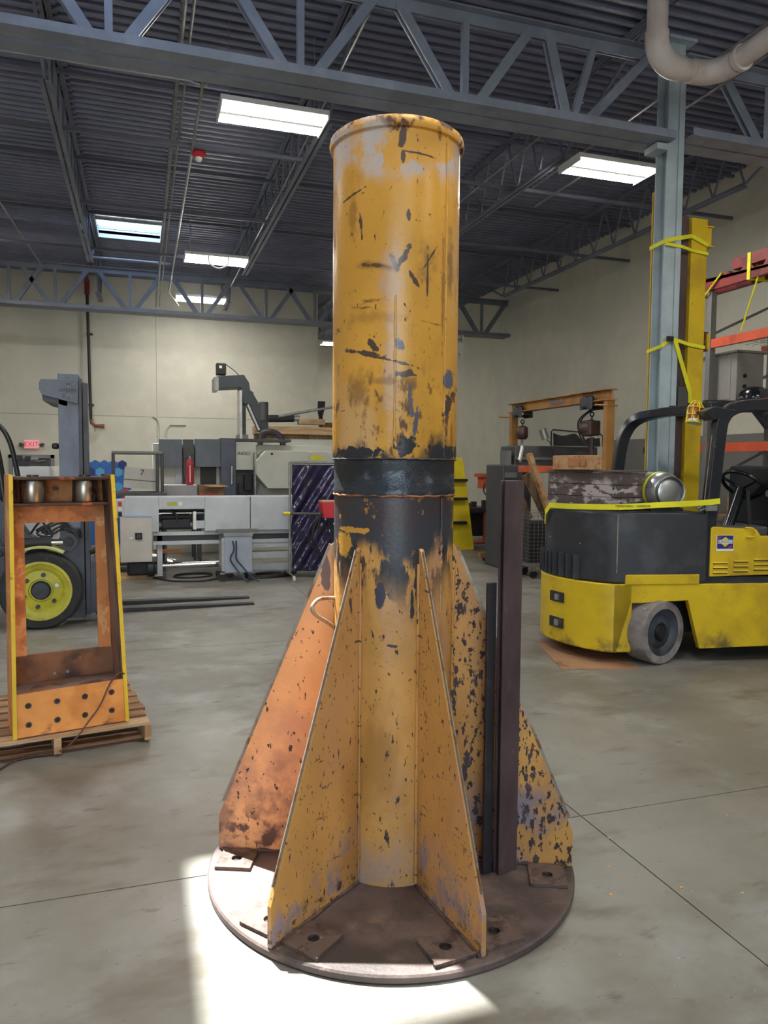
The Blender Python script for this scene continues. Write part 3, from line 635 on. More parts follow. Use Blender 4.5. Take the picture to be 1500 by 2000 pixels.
for a, mt in gm.items():
    R = Matrix.Rotation(radians(a), 4, 'Z')
    q = MB().prism([(.228, .032), (ro[a], .032), (ro[a], .17), (ro[a]-.022, .225), (.245, 1.285), (.228, 1.30)], 'y', -.008, .008).xf(R)
    gs = q.build('gusset', mt, pil, bevel=.0015)
    e_ = MB().beam((ro[a]-.019, 0, .228), (.247, 0, 1.287), .0165, .004, (0, 1, 0)).xf(R); e_.build('bare_edge', 'bare_edge', gs)
    for s_ in (-1, 1):
        q = MB().tube([(.236, s_*.011, .04+k*.05) for k in range(25)], [.007*random.uniform(.6, 1.3) for _ in range(25)], 6).xf(R); q.build('weld_bead', mt, gs, smooth=60)
        q = MB().tube([(.24+k*.018, s_*.012, .033) for k in range(26)], [.008*random.uniform(.5, 1.3) for _ in range(26)], 6).xf(R); q.build('weld_bead', 'pad_rust', gs, smooth=60)
        pd = washer(1).xf(R @ Matrix.Translation((.605 if s_ > 0 else .61, s_*.095, .03))); pd.build('anchor_pad', 'pad_rust', pil, bevel=.002)
        MB().lathe([(.019, 0), (.019, .002)], 16).xf(R @ Matrix.Translation((.605 if s_ > 0 else .61, s_*.095, .0305))).build('bolt_hole', 'black', pil)
        if a in (218, 277): MB().box(.665, .678, s_*.02, s_*.17, .03, .043).xf(R).build('stop_bar', 'pad_rust', pil)
# bent wire handle on the left side
hp = [(0.715,2.800,1.081), (0.673,2.760,1.090), (0.628,2.720,1.094), (0.600,2.700,1.074), (0.604,2.700,1.050), (0.632,2.720,1.025), (0.671,2.750,0.998), (0.716,2.800,0.960)]
hp = [(p[0]-PX, p[1]-PY, p[2]) for p in hp]
MB().tube(smooth_path(hp, 5), .0075, 8).build('wire_handle', 'bare_edge', pil, smooth=60)

# steel channel standing on the plate
K = Vector((1.286,2.499,0.030)); KR = Vector((1.376,2.524,0.030)); dv = (KR-K); wv = dv.length; dn = dv.normalized(); dp = Vector((-dn.y, dn.x, 0))
zt_ = 1.545
ch = thing('steel_channel', 'purple-brown steel channel standing upright on the base plate', 'steel channel', K, atan2(dn.y, dn.x))
q = MB().prism([(0, 0), (wv, 0), (wv, .034), (0, .034), (0, .027), (wv-.008, .027), (wv-.008, .008), (0, .008)], 'z', 0, zt_-.03)
q.build('channel_body', 'channel_rust', ch, bevel=.002)
fb = thing('flat_bar', 'shorter dark flat bar standing behind the left edge of the channel', 'steel bar', K + dp*.036 - dn*.030, atan2(dn.y, dn.x))
MB().box(-.016, .028, 0, .012, 0, 1.13).build('bar_body', 'dark_steel', fb, bevel=.002)

# ------------------------------------------------------------------ orange frame on a pallet (left)
FA = Vector((-.66, 4.29, .13)); fd = Vector((.972, .235, 0)).normalized(); frz = atan2(fd.y, fd.x)
fr = thing('machine_frame', 'orange steel upright frame with two rollers on a wooden pallet', 'frame', FA, frz)
D = .30
def sideplate(s):
    # s = 0 left, 1 right: slanted side plates, wider at the foot
    x0b, x1b, x0t, x1t = ((-.0, .014, .008, .022) if s == 0 else (.577, .592, .515, .53))
    mb = MB(); dt = .18
    mb.add([(x0b, 0, 0), (x1b, 0, 0), (x1b, D, 0), (x0b, D, 0), (x0t, 0, 1.405), (x1t, 0, 1.405), (x1t, dt+.1, 1.405), (x0t, dt+.1, 1.405)],
           [(0, 3, 2, 1), (4, 5, 6, 7), (0, 1, 5, 4), (1, 2, 6, 5), (2, 3, 7, 6), (3, 0, 4, 7)])
    o = mb.build('side_plate', 'frame_rust' if s else 'frame_orange', fr)
    ed = MB().beam(((x0b+x1b)/2, -.004, .0), ((x0t+x1t)/2, -.004, 1.405), .008, .02, (1, 0, 0)); ed.build('painted_edge', 'edge_yellow', o)
sideplate(0); sideplate(1)
fp = MB().add([(.014, .0, .004), (.577, 0, .004), (.566, 0, .245), (.016, 0, .235), (.014, .02, .004), (.577, .02, .004), (.566, .02, .245), (.016, .02, .235)], [(0, 3, 2, 1), (4, 5, 6, 7), (0, 1, 5, 4), (1, 2, 6, 5), (2, 3, 7, 6), (3, 0, 4, 7)]).build('front_plate', 'frame_plate', fr)
for r, zz in enumerate((.172, .068)):
    for c in range(4):
        x = .075+c*.142; z = zz+.003*c
        MB().lathe([(.0105, 0), (.0115, .003), (.015, .004), (.017, .0)], 14, (x, 0, z), Matrix.Rotation(pi/2, 3, 'X'), False).build('hole_rim', 'pad_rust', fp, smooth=40)
        MB().cyl((x, -.003, z), (x, .0, z), .0105, 12).build('bolt_hole', 'black', fp)
MB().box(.016, .568, .02, D-.02, .215, .225).build('lower_shelf', 'frame_rust', fr)
bp = MB().box(.016, .565, D-.04, D-.02, .225, .385).build('back_plate', 'frame_inner', fr, bevel=.002)
for x in (.24, .31): MB().cyl((x, D-.05, .265), (x, D-.04, .265), .009, 10).build('bolt', 'galv', bp)
MB().beam((.060, D-.03, .375), (.060, D-.03, 1.14), .02, .08, (1, 0, 0)).build('back_leg', 'frame_orange', fr, bevel=.002)
MB().beam((.520, D-.03, .375), (.510, D-.03, 1.14), .02, .07, (1, 0, 0)).build('back_leg', 'frame_orange', fr, bevel=.002)
MB().box(.02, .535, D-.045, D-.02, 1.13, 1.225).build('cross_bar', 'frame_orange', fr, bevel=.002)
MB().box(.022, .528, D-.03, D-.02, 1.22, 1.39).build('roller_back', 'frame_orange', fr)
rp = [(.025, .05), (.515, .05), (.515, D-.02), (.025, D-.02)]
MB().prism(rp, 'z', 1.235, 1.25).build('roller_shelf', 'greasy', fr, bevel=.003)
MB().prism(rp, 'z', 1.375, 1.392).build('top_plate', 'greasy', fr, bevel=.003)
for x in (.135, .40):
    MB().lathe([(.063, 1.252), (.066, 1.258), (.066, 1.366), (.063, 1.373)], 32, (x, .135, 0)).build('roller', 'roller', fr, smooth=40)
    MB().cyl((x, .135, 1.392), (x, .135, 1.402), .03, 16).build('pin', 'greasy', fr)
MB().cyl((.265, D-.05, 1.325), (.265, D-.03, 1.325), .016, 6).build('bolt', 'greasy', fr)

pl = thing('wooden_pallet', 'wooden pallet under the orange frame, with slatted deck', 'pallet', (0.041,4.402,0.000), frz*.72)
for i in range(7):
    y = .0+i*.135
    MB().box(-1.05, -.0+random.uniform(-.012, .012), y, y+.1, .105, .125).build('deck_board', 'wood' if i == 0 else 'wood_board', pl, bevel=.002)
for x in (-1.05, -.515, -.04):
    MB().box(x, x+.038, .0, .92, .018, .105).build('stringer', 'wood', pl, bevel=.002)
for y in (.1, .42, .8): MB().box(-1.05, 0, y, y+.09, .0, .018).build('bottom_board', 'wood_board', pl)
cb = [(-0.108,4.167,0.320), (-0.119,4.225,0.320), (-0.145,4.206,0.300), (-0.201,4.217,0.240), (-0.263,4.166,0.180), (-0.342,4.191,0.110), (-0.438,4.269,0.050)]
cb = [(-0.104,4.420,0.407), (-0.133,4.400,0.418), (-0.179,4.370,0.371), (-0.232,4.340,0.261), (-0.292,4.310,0.184), (-0.362,4.280,0.100), (-0.444,4.324,0.030), (-0.586,4.345,0.010), (-0.678,4.286,0.010), (-0.780,4.050,0.010)]
pipe('cable', 'thin brown cable trailing from the orange frame over the pallet edge', 'cable', smooth_path(cb, 5), .005, 'brown_cable')

# ------------------------------------------------------------------ big yellow forklift (right)
fk = thing('forklift', 'large yellow and black forklift with cushion tyres and a load on its back', 'forklift', (3.6, 5.09, 0), radians(-12))
W = 1.22
plan0 = [(0, 0), (-.10, .06), (-.24, .24), (-.33, .46), (-.36, .64), (-.33, .84), (-.22, 1.05), (-.06, 1.18), (0, W)]
plan = [(p.x, p.y) for p in smooth_path([(a, b, 0) for a, b in plan0], 4)]
q = MB().prism(plan + [(.16, W), (.16, 0)], 'z', .10, .66); q.build('counterweight', 'fork_yellow', fk, bevel=.012, smooth=28)
MB().prism([(x*.97+.02 if x < .1 else x, y) for x, y in plan] + [(.78, W), (.78, .0)], 'z', .665, 1.235).build('engine_cover', 'fork_black', fk, bevel=.012, smooth=28)
# cooling fins of the recessed grille, lower left of the black cover
for i in range(9):
    t_ = i/8; k = 2+t_*3.0; i0 = int(k); ff = k-i0; a = plan0[i0]; b = plan0[min(i0+1, 8)]
    x = a[0]+(b[0]-a[0])*ff; y = a[1]+(b[1]-a[1])*ff
    MB().box(x-.014, x+.06, y-.012, y+.012, .668, .87).build('grille_fin', 'fork_black', fk, bevel=.003)
for z in (.49, .27):
    x, y = -.318, .42
    q = MB().obox((x-.004, y, z), (.02, .17, .085), Matrix.Rotation(radians(20), 3, 'Z')); q.build('pocket', 'dark_steel', fk)
    q = MB().obox((x-.010, y-.02, z), (.02, .05, .05), Matrix.Rotation(radians(20), 3, 'Z')); q.build('pocket_latch', 'alu', fk)
MB().beam((-.33, .62, .985), (-.20, .22, .965), .008, .008).build('trim_strip', 'alu', fk)
q = MB().prism([(.0, .1), (.035, .1), (.15, .50), (.63, .52), (.74, .12), (2.4, .16), (2.4, .655), (.72, .655), (.1, .655), (0, .655)], 'y', .0, .06); q.build('side_skirt', 'fork_yellow', fk, bevel=.006)
q = MB().prism([(.0, .1), (.035, .1), (.15, .50), (.63, .52), (.74, .12), (2.4, .16), (2.4, .655), (0, .655)], 'y', W-.06, W); q.build('side_skirt', 'fork_yellow', fk)
MB().box(.09, .715, -.012, .05, .655, .735).build('fender_step', 'fork_yellow', fk, bevel=.006)
MB().tube([(.018, -.003, .75), (.018, -.003, 1.22)], .004, 6).build('worn_edge', 'bare_edge', fk)
MB().box(.16, 2.4, .35, W-.35, .18, .6).build('chassis', 'dark_steel', fk)
MB().box(.72, 2.4, .02, W-.02, .60, .71).build('frame_rail', 'fork_black', fk)
hd = MB().prism([(.80, .715), (2.3, .755), (2.3, 1.055), (1.23, 1.045), (1.19, 1.10), (.82, 1.122), (.80, 1.11)], 'y', -.012, .03).build('hood_panel', 'fork_yellow', fk, bevel=.006)
MB().tube(smooth_path([(1.083,-0.020,1.114), (1.143,-0.030,1.110), (1.166,-0.030,1.077), (1.154,-0.030,1.043), (1.099,-0.020,1.038)], 4), .008, 8).build('handle', 'fork_yellow', hd, smooth=50)
for r in range(3):
    for c in range(3):
        p = (0.826,-0.012,0.838); s_ = (0.829,-0.012,0.759)
        x = p[0]+c*.175; z = p[2]+(s_[2]-p[2])*r/2+c*.012
        q = MB().prism([(-.0, .0), (-.012, -.012), (0, -.014)], 'x', x, x+.125).xf(Matrix.Translation((0, -.0125, z))); q.build('louver', 'fork_yellow', hd)
        MB().box(x, x+.125, -.0135, -.0115, z-.021, z-.014).build('louver_slot', 'black', hd)
MB().box(.8, 2.2, .04, W-.1, .72, 1.0).build('engine_bay', 'black', fk)
MB().box(.9, 1.5, .3, .95, 1.0, 1.1).build('seat_deck', 'grey_dark', fk, bevel=.02)
# sticker: blue square with yellow lozenge
s0 = (0.848,-0.013,1.055); s1 = (0.993,-0.013,0.925)
cx_, cz_ = (s0[0]+s1[0])/2, (s0[2]+s1[2])/2; hw, hh = abs(s1[0]-s0[0])/2, abs(s1[2]-s0[2])/2
st_ = MB().box(cx_-hw, cx_+hw, -.0145, -.0125, cz_-hh, cz_+hh).build('sticker', 'white', hd)
MB().box(cx_-hw*.94, cx_+hw*.94, -.016, -.0145, cz_-hh*.72, cz_+hh*.94).build('blue_field', 'blue', st_)
MB().prism([(cx_-hw*.72, cz_+.012), (cx_, cz_+hh*.72+.004), (cx_+hw*.72, cz_+.012), (cx_, cz_-hh*.5)], 'y', -.0175, -.016).build('yellow_lozenge', 'bright_yellow', st_)
MB().box(cx_-hw*.88, cx_+hw*.88, -.0178, -.0172, cz_-.004, cz_+.026).build('white_band', 'white', st_)
text('SUNOCO', .031, (cx_, -.0185, cz_+.011), (pi/2, 0, 0), 'ink', st_, depth=.0006)
MB().prism([(cx_+hw*.3, cz_-hh*.62), (cx_+hw*.75, cz_-hh*.62), (cx_+hw*.75, cz_-hh*.25)], 'y', -.0175, -.016).build('red_arrow', 'red', st_)
MB().prism([(cx_-hw*.85, cz_+hh*.82), (cx_-hw*.4, cz_+hh*.82), (cx_-hw*.85, cz_+hh*.5)], 'y', -.0175, -.016).build('red_corner', 'red', st_)
# rear steer wheel (turned), far rear wheel, front wheel
def wheel(name, c, r, w, rz, tyre, disc, hub, parent, rim=.72):
    R = Matrix.Rotation(rz, 3, 'Z') @ Matrix.Rotation(pi/2, 3, 'X')      # axis local -y
    t = MB().lathe([(r*rim, -w/2), (r*.96, -w/2), (r, -w/2+.02), (r, w/2-.02), (r*.96, w/2), (r*rim, w/2), (r*rim, -w/2)], 48, c, R, False)
    o = t.build(name, tyre, parent, smooth=30)
    MB().lathe([(0, w/2-.05), (r*.28, w/2-.05), (r*.30, w/2-.03), (r*.52, w/2-.045), (r*.62, w/2-.015), (r*rim, w/2-.01), (r*rim, -w/2+.01), (0, -w/2+.02)], 48, c, R).build('wheel_disc', disc, o, smooth=40)
    MB().lathe([(0, w/2-.01), (r*.2, w/2-.012), (r*.24, w/2-.04), (r*.26, w/2-.06)], 24, c, R).build('hub_cap', hub, o, smooth=40)
    return o
wheel('wheel', (.37, .085, .262), .262, .23, radians(26), 'tyre', 'wheel_dark', 'black', fk, .74)
wheel('wheel', (.37, W-.15, .262), .262, .23, radians(26), 'tyre', 'wheel_dark', 'black', fk, .74)
wheel('wheel', (2.25, .14, .30), .30, .26, 0, 'tyre', 'wheel_dark', 'black', fk, .7)
MB().cyl((.37, .2, .262), (.37, W-.2, .262), .06, 12).build('axle', 'dark_steel', fk)
# overhead guard
gz = 2.085
def leg(l, foot):
    p = [(foot, l, .69), (foot+.06, l, 1.4), (foot+.10, l, 1.88), (foot+.13, l, 2.0), (foot+.2, l, 2.07), (foot+.34, l, gz+.02), (1.5, l, gz+.03), (2.2, l, gz+.03)]
    mb = MB(); P = smooth_path(p, 5)
    sec = [(-.048, -.05), (.048, -.05), (.048, .05), (-.048, .05)]; vs = []; n = len(P)
    for i, pt in enumerate(P):
        d = (P[min(i+1, n-1)]-P[max(i-1, 0)]).normalized(); nrm = Vector((-d.z, 0, d.x))
        for u, v in sec: vs.append(pt + Vector((0, 1, 0))*u + nrm*v)
    fs = [(i*4+j, i*4+(j+1) % 4, (i+1)*4+(j+1) % 4, (i+1)*4+j) for i in range(n-1) for j in range(4)] + [(3, 2, 1, 0), tuple(range((n-1)*4, n*4))]
    o = mb.add(vs, fs).build('guard_leg', 'guard_black', fk, bevel=.008, smooth=40)
    MB().tube([(foot-.052, l, .72), (foot+.008, l, 1.4), (foot+.046, l, 1.86)], .004, 6).build('worn_edge', 'bare_edge', o)
    return o
leg(.05, .765)
far = [(.46, 1.13, 1.2), (.50, 1.12, 1.7), (.55, 1.10, 1.93), (.63, 1.02, 2.05), (.78, .86, 2.095), (.86, .5, 2.1), (.87, .1, 2.1)]
P = smooth_path(far, 6); vs = []; n = len(P); mb = MB()
for i, pt in enumerate(P):
    d = (P[min(i+1, n-1)]-P[max(i-1, 0)]).normalized(); a = Vector((1, 0, 0)); a = (a-d*a.dot(d)).normalized(); b = d.cross(a)
    for u, v in ((-.05, -.04), (.05, -.04), (.05, .04), (-.05, .04)): vs.append(pt+a*u+b*v)
mb.add(vs, [(i*4+j, i*4+(j+1) % 4, (i+1)*4+(j+1) % 4, (i+1)*4+j) for i in range(n-1) for j in range(4)] + [(3, 2, 1, 0), tuple(range((n-1)*4, n*4))])
mb.build('guard_rear_hoop', 'guard_black', fk, bevel=.008, smooth=40)
for l in (.35, .65, .95): MB().beam((.9, l, gz+.06), (2.2, l, gz+.06), .04, .05).build('guard_bar', 'guard_black', fk)
MB().prism([(.80, 1.98), (1.0, 2.06), (.80, 2.09), (.72, 2.05)], 'y', .0, .16).build('corner_gusset', 'guard_black', fk, bevel=.005)
MB().prism([(1.32, 2.08), (1.45, 1.93), (2.0, 1.9), (2.0, 2.08)], 'y', .3, .34).build('roof_plate', 'guard_black', fk)
# caged work light on the hoop
cg = (0.752,0.220,2.045)
cl = bpy.data.objects.new('caged_light', None); COL.objects.link(cl); cl.parent = fk; cl.location = cg; cl.rotation_euler = (radians(-10), radians(12), 0)
MB().lathe([(.0, .075), (.045, .07), (.055, .02), (.055, -.05), (0, -.06)], 16).build('lens', 'amber', cl, smooth=50)
MB().lathe([(.05, -.05), (.05, -.08), (0, -.08)], 16).build('lamp_base', 'white', cl, smooth=40)
q = MB()
for k in range(8):
    a = 2*pi*k/8; q.tube([(.062*cos(a), .062*sin(a), -.09), (.065*cos(a), .065*sin(a), .05), (.03*cos(a), .03*sin(a), .1)], .005, 6)
for z, r in ((-.085, .062), (-.02, .065), (.045, .065), (.1, .032)): q.tube([(r*cos(2*pi*k/16), r*sin(2*pi*k/16), z) for k in range(16)], .005, 6, closed=True)
q.build('wire_cage', 'bright_yellow', cl, smooth=50)
# steering wheel and dash
sc = Vector((1.407,0.550,1.444))
R = Matrix.Rotation(radians(38), 3, 'Y') @ Matrix.Rotation(radians(-14), 3, 'X')
q = MB(); 
q.tube([sc + R @ Vector((.19*cos(2*pi*k/28), .19*sin(2*pi*k/28), 0)) for k in range(28)], .017, 8, closed=True)
for k in range(3):
    a = 2*pi*k/3+.4; q.tube([sc + R @ Vector((.19*cos(a), .19*sin(a), 0)), sc + R @ Vector((0, 0, -.04))], .014, 8)
q.build('steering_wheel', 'gloss_black', fk, smooth=50)
MB().cyl(sc + R @ Vector((0, 0, -.05)), sc + R @ Vector((.1, 0, -.55)), .045, 12).build('steering_column', 'gloss_black', fk, smooth=40)
MB().cyl(sc + R @ Vector((.19, 0, .0)), sc + R @ Vector((.19, 0, .05)), .022, 12).build('spinner_knob', 'gloss_black', fk, smooth=40)
MB().box(sc.x+.12, sc.x+.6, .2, 1.0, 1.0, 1.62).build('dashboard', 'gloss_black', fk, bevel=.03)
for k in range(3): MB().cyl((sc.x-.02+.03*k, .42+.03*k, 1.1), (sc.x-.05+.03*k, .42+.03*k, 1.4), .006, 6).build('lever', 'black', fk)
MB().cyl((sc.x+.115, .36, 1.38), (sc.x+.105, .36, 1.38), .03, 12).build('gauge', 'alu', fk); MB().cyl((sc.x+.115, .3, 1.3), (sc.x+.105, .3, 1.3), .025, 12).build('gauge', 'alu', fk)
# load on the truck: the painted crate, timber block, gas cylinder, strap
ca = radians(-12)
def onfk(f, l, z): return (3.6+f*cos(ca)-l*sin(ca), 5.09+f*sin(ca)+l*cos(ca), z)
cr = thing('wooden_crate', 'dark weathered wooden crate with flaking white paint on the forklift', 'crate', onfk(.115, .20, 1.237), radians(12))
for k in range(3): MB().box(-.012, .30, -.0, .02, .005+k*.104, .104+k*.104).build('side_board', 'crate', cr, bevel=.003)
for k in range(3): MB().box(-.02, -.002, -.005, 0.84, .005+k*.104, .105+k*.104).build('end_board', 'crate', cr, bevel=.003)
MB().box(0, .30, .02, .82, .002, .31).build('core', 'crate', cr); MB().box(-.03, .31, -.012, .85, .316, .333).build('lid', 'crate', cr, bevel=.003)
for k in range(3): MB().box(-.012, .30, .78, 0.84, .005+k*.104, .104+k*.104).build('side_board', 'crate', cr)
tb = thing('timber_block', 'short tan timber block lying on top of the dark crate', 'timber', onfk(-.06, .42, 1.572), radians(12))
MB().box(0, .14, .0, .46, 0, .125).build('block', 'wood_block', tb, bevel=.006)
MB().box(-.004, .0, .04, .26, .03, .10).build('stamped_face', mat('reddish_stamp', lin(166, 112, 76), .8, layers=[(lin(130, 84, 60), 18, .5, .6, ST, None, None)]), tb)
gt = thing('gas_cylinder', 'silver propane gas cylinder lying across the forklift behind the crate', 'gas cylinder', onfk(.53, .16, 1.235))
Rg = Matrix.Rotation(ca+radians(4), 3, 'Z') @ Matrix.Rotation(-pi/2, 3, 'X')
gc = Vector((0, 0, .165)); 
MB().lathe([(.0, .0), (.09, .004), (.135, .03), (.155, .08), (.158, .12), (.158, .55), (.14, .6), (.05, .65), (0, .655)], 36, gc, Rg).build('tank_body', 'alu', gt, smooth=40)
MB().lathe([(.115, -.012), (.125, -.018), (.125, .02), (.115, .03), (.115, -.012)], 36, gc, Rg, False).build('foot_ring', 'galv', gt, smooth=40)
MB().lathe([(.160, .13), (.162, .132), (.162, .165), (.160, .167)], 36, gc, Rg, False).build('tank_strap', 'strap', gt, smooth=40)
MB().box(-.14, .14, .05, .6, .0, .022).xf(Matrix.Rotation(ca, 4, 'Z')).build('cradle', 'black', gt)
spth = [onfk(-.345, .72, 1.10), onfk(-.36, .66, 1.2), onfk(-.35, .58, 1.262), onfk(-.25, .30, 1.268), onfk(-.10, .08, 1.275), onfk(.02, -.015, 1.28), onfk(.4, -.018, 1.30), onfk(.70, -.02, 1.315), onfk(.86, -.02, 1.33)]
sb = MB().ribbon(spth, .045, .006).build('ratchet_strap', 'strap'); tag(sb, 'bright yellow ratchet strap tied round the back of the forklift load', 'strap')
bk = MB().obox(onfk(.78, -.03, 1.275), (.1, .02, .045), Matrix.Rotation(ca, 3, 'Z')).build('ratchet_buckle', 'galv', sb)
MB().tube([onfk(.66, -.03, 1.27), onfk(.70, -.035, 1.285), onfk(.73, -.03, 1.27), onfk(.69, -.03, 1.255)], .007, 6).build('strap_hook', 'galv', sb)
text('FERRETERRO - SUPERIOR', .026, onfk(.13, -.0225, 1.287), (pi/2, radians(0), ca), 'ink', sb, depth=.0004)
cd = [(3.417,5.978,0.006), (3.135,5.078,0.006), (3.739,4.916,0.006)]
c0, c1, c2 = (Vector(p) for p in cd); c3 = c0+(c2-c1)
mb = MB().add([c0, c1, c2, c3] + [p-Vector((0, 0, .006)) for p in (c0, c1, c2, c3)], [(0, 1, 2, 3), (7, 6, 5, 4), (0, 4, 5, 1), (1, 5, 6, 2), (2, 6, 7, 3), (3, 7, 4, 0)])
tag(mb.build('cardboard_sheet', 'cardboard'), 'flat oil-stained cardboard sheet lying under the yellow forklift', 'cardboard')

# ------------------------------------------------------------------ yellow mast strapped to the column
ym = thing('forklift_mast', 'tall yellow mast section strapped upright to the blue-grey column', 'mast', (5.4, 6.45, 0))
MB().box(-.075, .12, -.06, .10, 0, 4.12).build('main_rail', 'fork_yellow', ym, bevel=.004)
MB().box(-.17, -.08, -.02, .08, 0, 4.14).build('inner_channel', 'channel_rust', ym)
MB().box(-.425, -.36, .10, .12, 0, 4.38).build('left_rail', mat('ochre_rail', lin(196, 156, 48), .5), ym)
MB().box(.12, .2, -.03, .06, 3.86, 4.06).build('top_bracket', 'fork_yellow', ym, bevel=.004); MB().box(.12, .215, -.05, .08, 4.05, 4.065).build('bracket_plate', 'fork_yellow', ym); MB().box(.12, .215, -.05, .08, 3.855, 3.87).build('bracket_plate', 'fork_yellow', ym)
MB().box(.12, .2, -.03, .06, 2.8, 3.0).build('mid_bracket', 'greasy', ym, bevel=.004); MB().box(.17, .2, -.05, .08, 2.82, 2.98).build('bracket_plate', 'fork_yellow', ym)
MB().box(-.2, -.06, -.09, -.03, 2.12, 2.42).build('junction_box', 'grey_dark', ym, bevel=.005)
s1 = MB().ribbon([(4.955, 6.56, 3.82), (4.965, 6.335, 3.84), (5.17, 6.335, 3.89), (5.32, 6.375, 3.93), (5.52, 6.375, 3.86)], .04, .006).ribbon([(4.965, 6.333, 3.81), (5.17, 6.333, 3.80), (5.32, 6.375, 3.79), (5.52, 6.37, 3.77)], .03, .006)
tag(s1.build('ratchet_strap', 'strap'), 'yellow strap round the column and mast, upper of the two', 'strap')
s2 = MB().ribbon([(4.955, 6.56, 2.78), (4.965, 6.335, 2.81), (5.05, 6.333, 2.88), (5.17, 6.335, 2.87), (5.32, 6.375, 2.85), (5.52, 6.375, 2.83)], .035, .006).ribbon([(5.11, 6.325, 2.88), (5.335, 6.35, 2.36), (5.35, 6.36, 2.2)], .045, .006, (1, 0, 0))
o = tag(s2.build('ratchet_strap', 'strap'), 'yellow strap with black buckle and a loose tail, lower on the column', 'strap')
MB().box(5.01, 5.08, 6.305, 6.33, 2.855, 2.905).build('buckle', 'black', o)

# ------------------------------------------------------------------ pallet rack, right wall
rk = thing('pallet_rack', 'orange and grey pallet rack along the right wall', 'rack', (7.0, 8.1, 0))
for x in (0, 1.0):
    for y in (-.12, -3.0): MB().box(x-.04, x+.04, y-.04, y+.04, 0, 3.85).build('upright', 'grey_mid', rk)
for y in (-.12, -3.0):
    for z in (.4, 1.4, 2.4, 3.3): MB().beam((0, y, z), (1.0, y, z+.45), .03, .03).build('brace', 'grey_mid', rk)
for z0, z1 in ((1.80, 1.91), (2.36, 2.42), (3.13, 3.24)):
    for x in (-.03, 1.0):
        o = MB().prism([(-.0, z0), (.06, z0), (.06, z1-.02), (.03, z1), (0, z1)], 'y', -3.0, .06).xf(Matrix.Translation((x, 0, 0))).build('beam', 'orange', rk)
    q = MB()
    for k in range(24): q.box(.0, 1.0, -2.9+k*.115, -2.893+k*.115, z1-.012, z1-.004)
    for k in range(9): q.box(.02+k*.12, .027+k*.12, -2.95, -.05, z1-.018, z1-.011)
    w_ = q.build('wire_deck', 'galv', rk); w_['kind'] = 'stuff'
rb = thing('red_beam_stack', 'stack of notched dark red steel beams strapped on top of the rack', 'steel beams', (6.95, 8.35, 3.86))
for k in range(2):
    q = MB(); pts = [(0, 0), (-3.2, 0)] ; top = [(-3.2, .17)]
    y = -3.2
    while y < -.25: top += [(y+.12, .17), (y+.16, .12), (y+.3, .12), (y+.34, .17)]; y += .36
    top += [(-.1, .17), (0, .1)]
    q.prism(pts+top, 'x', k*.22, k*.22+.06); q.build('beam', 'dark_red', rb)
MB().box(0, .3, -3.2, -.75, .17, .30).build('beam', 'dark_red', rb)
for y in (-1.05,): MB().box(-.008, .3, y, y+.05, -.01, .31).build('band', 'strap', rb)
pipe('tie_strap', 'narrow yellow tie strap slanting from the left end of the red beams', 'strap', [(6.93, 7.75, 4.03), (6.93, 8.3, 3.6)], .012, 'strap', 6)
pipe('tie_strap', 'narrow yellow tie strap hanging from the red beams to the orange shelf', 'strap', [(6.97, 7.2, 3.86), (6.98, 7.45, 3.26)], .012, 'strap', 6)
ec = thing('electrical_cabinet', 'grey electrical cabinet standing on the rack shelf', 'cabinet', (7.1, 7.62, 2.422))
MB().box(0, .42, 0, .62, 0, .62).build('body', 'cabinet', ec, bevel=.006); MB().box(-.03, .45, -.03, .66, .62, .645).build('rain_hood', 'cabinet', ec)
for z in (.2, .33): MB().cyl((.12, -.001, z), (.12, -.02, z), .025, 10).build('knob', 'black', ec)
MB().box(-.006, 0, .1, .52, .05, .57).build('door_leaf', 'cabinet', ec)
dm = tag(MB().lathe([(.19, 0), (.19, .03), (.17, .1), (.1, .155), (0, .17)], 28).build('enamel_dome', 'gloss_black', smooth=50), 'shiny black enamel dome lid on the rack beside the grey cabinet', 'lid'); dm.location = (7.12, 7.35, 2.422)
bb = tag(MB().box(0, .5, 0, .5, 0, .12).build('black_case', 'black', bevel=.01), 'flat black case on the rack at the right picture edge', 'case'); bb.location = (7.05, 6.75, 2.422)
for k, (y, mt, lb) in enumerate(((7.3, 'cardboard', 'brown carton on the lower rack shelf behind the steering wheel'), (6.8, 'red', 'red box on the lower rack level behind the steering wheel'))):
    o = tag(MB().box(0, .5, 0, .4, 0, .25).build('carton', mt), lb, 'box'); o.location = (7.1, y, 0)
    sbx = MB().box(-.2, .9, -.2, .7, -.0, .0)
for o, z in ((bpy.data.objects['carton'], 1.0), (bpy.data.objects['carton.001'], 1.0)): o.location.z = z
MB().box(.0, 1.0, -3.0, -.12, .96, .998).build('lower_shelf', 'wood_old', rk)

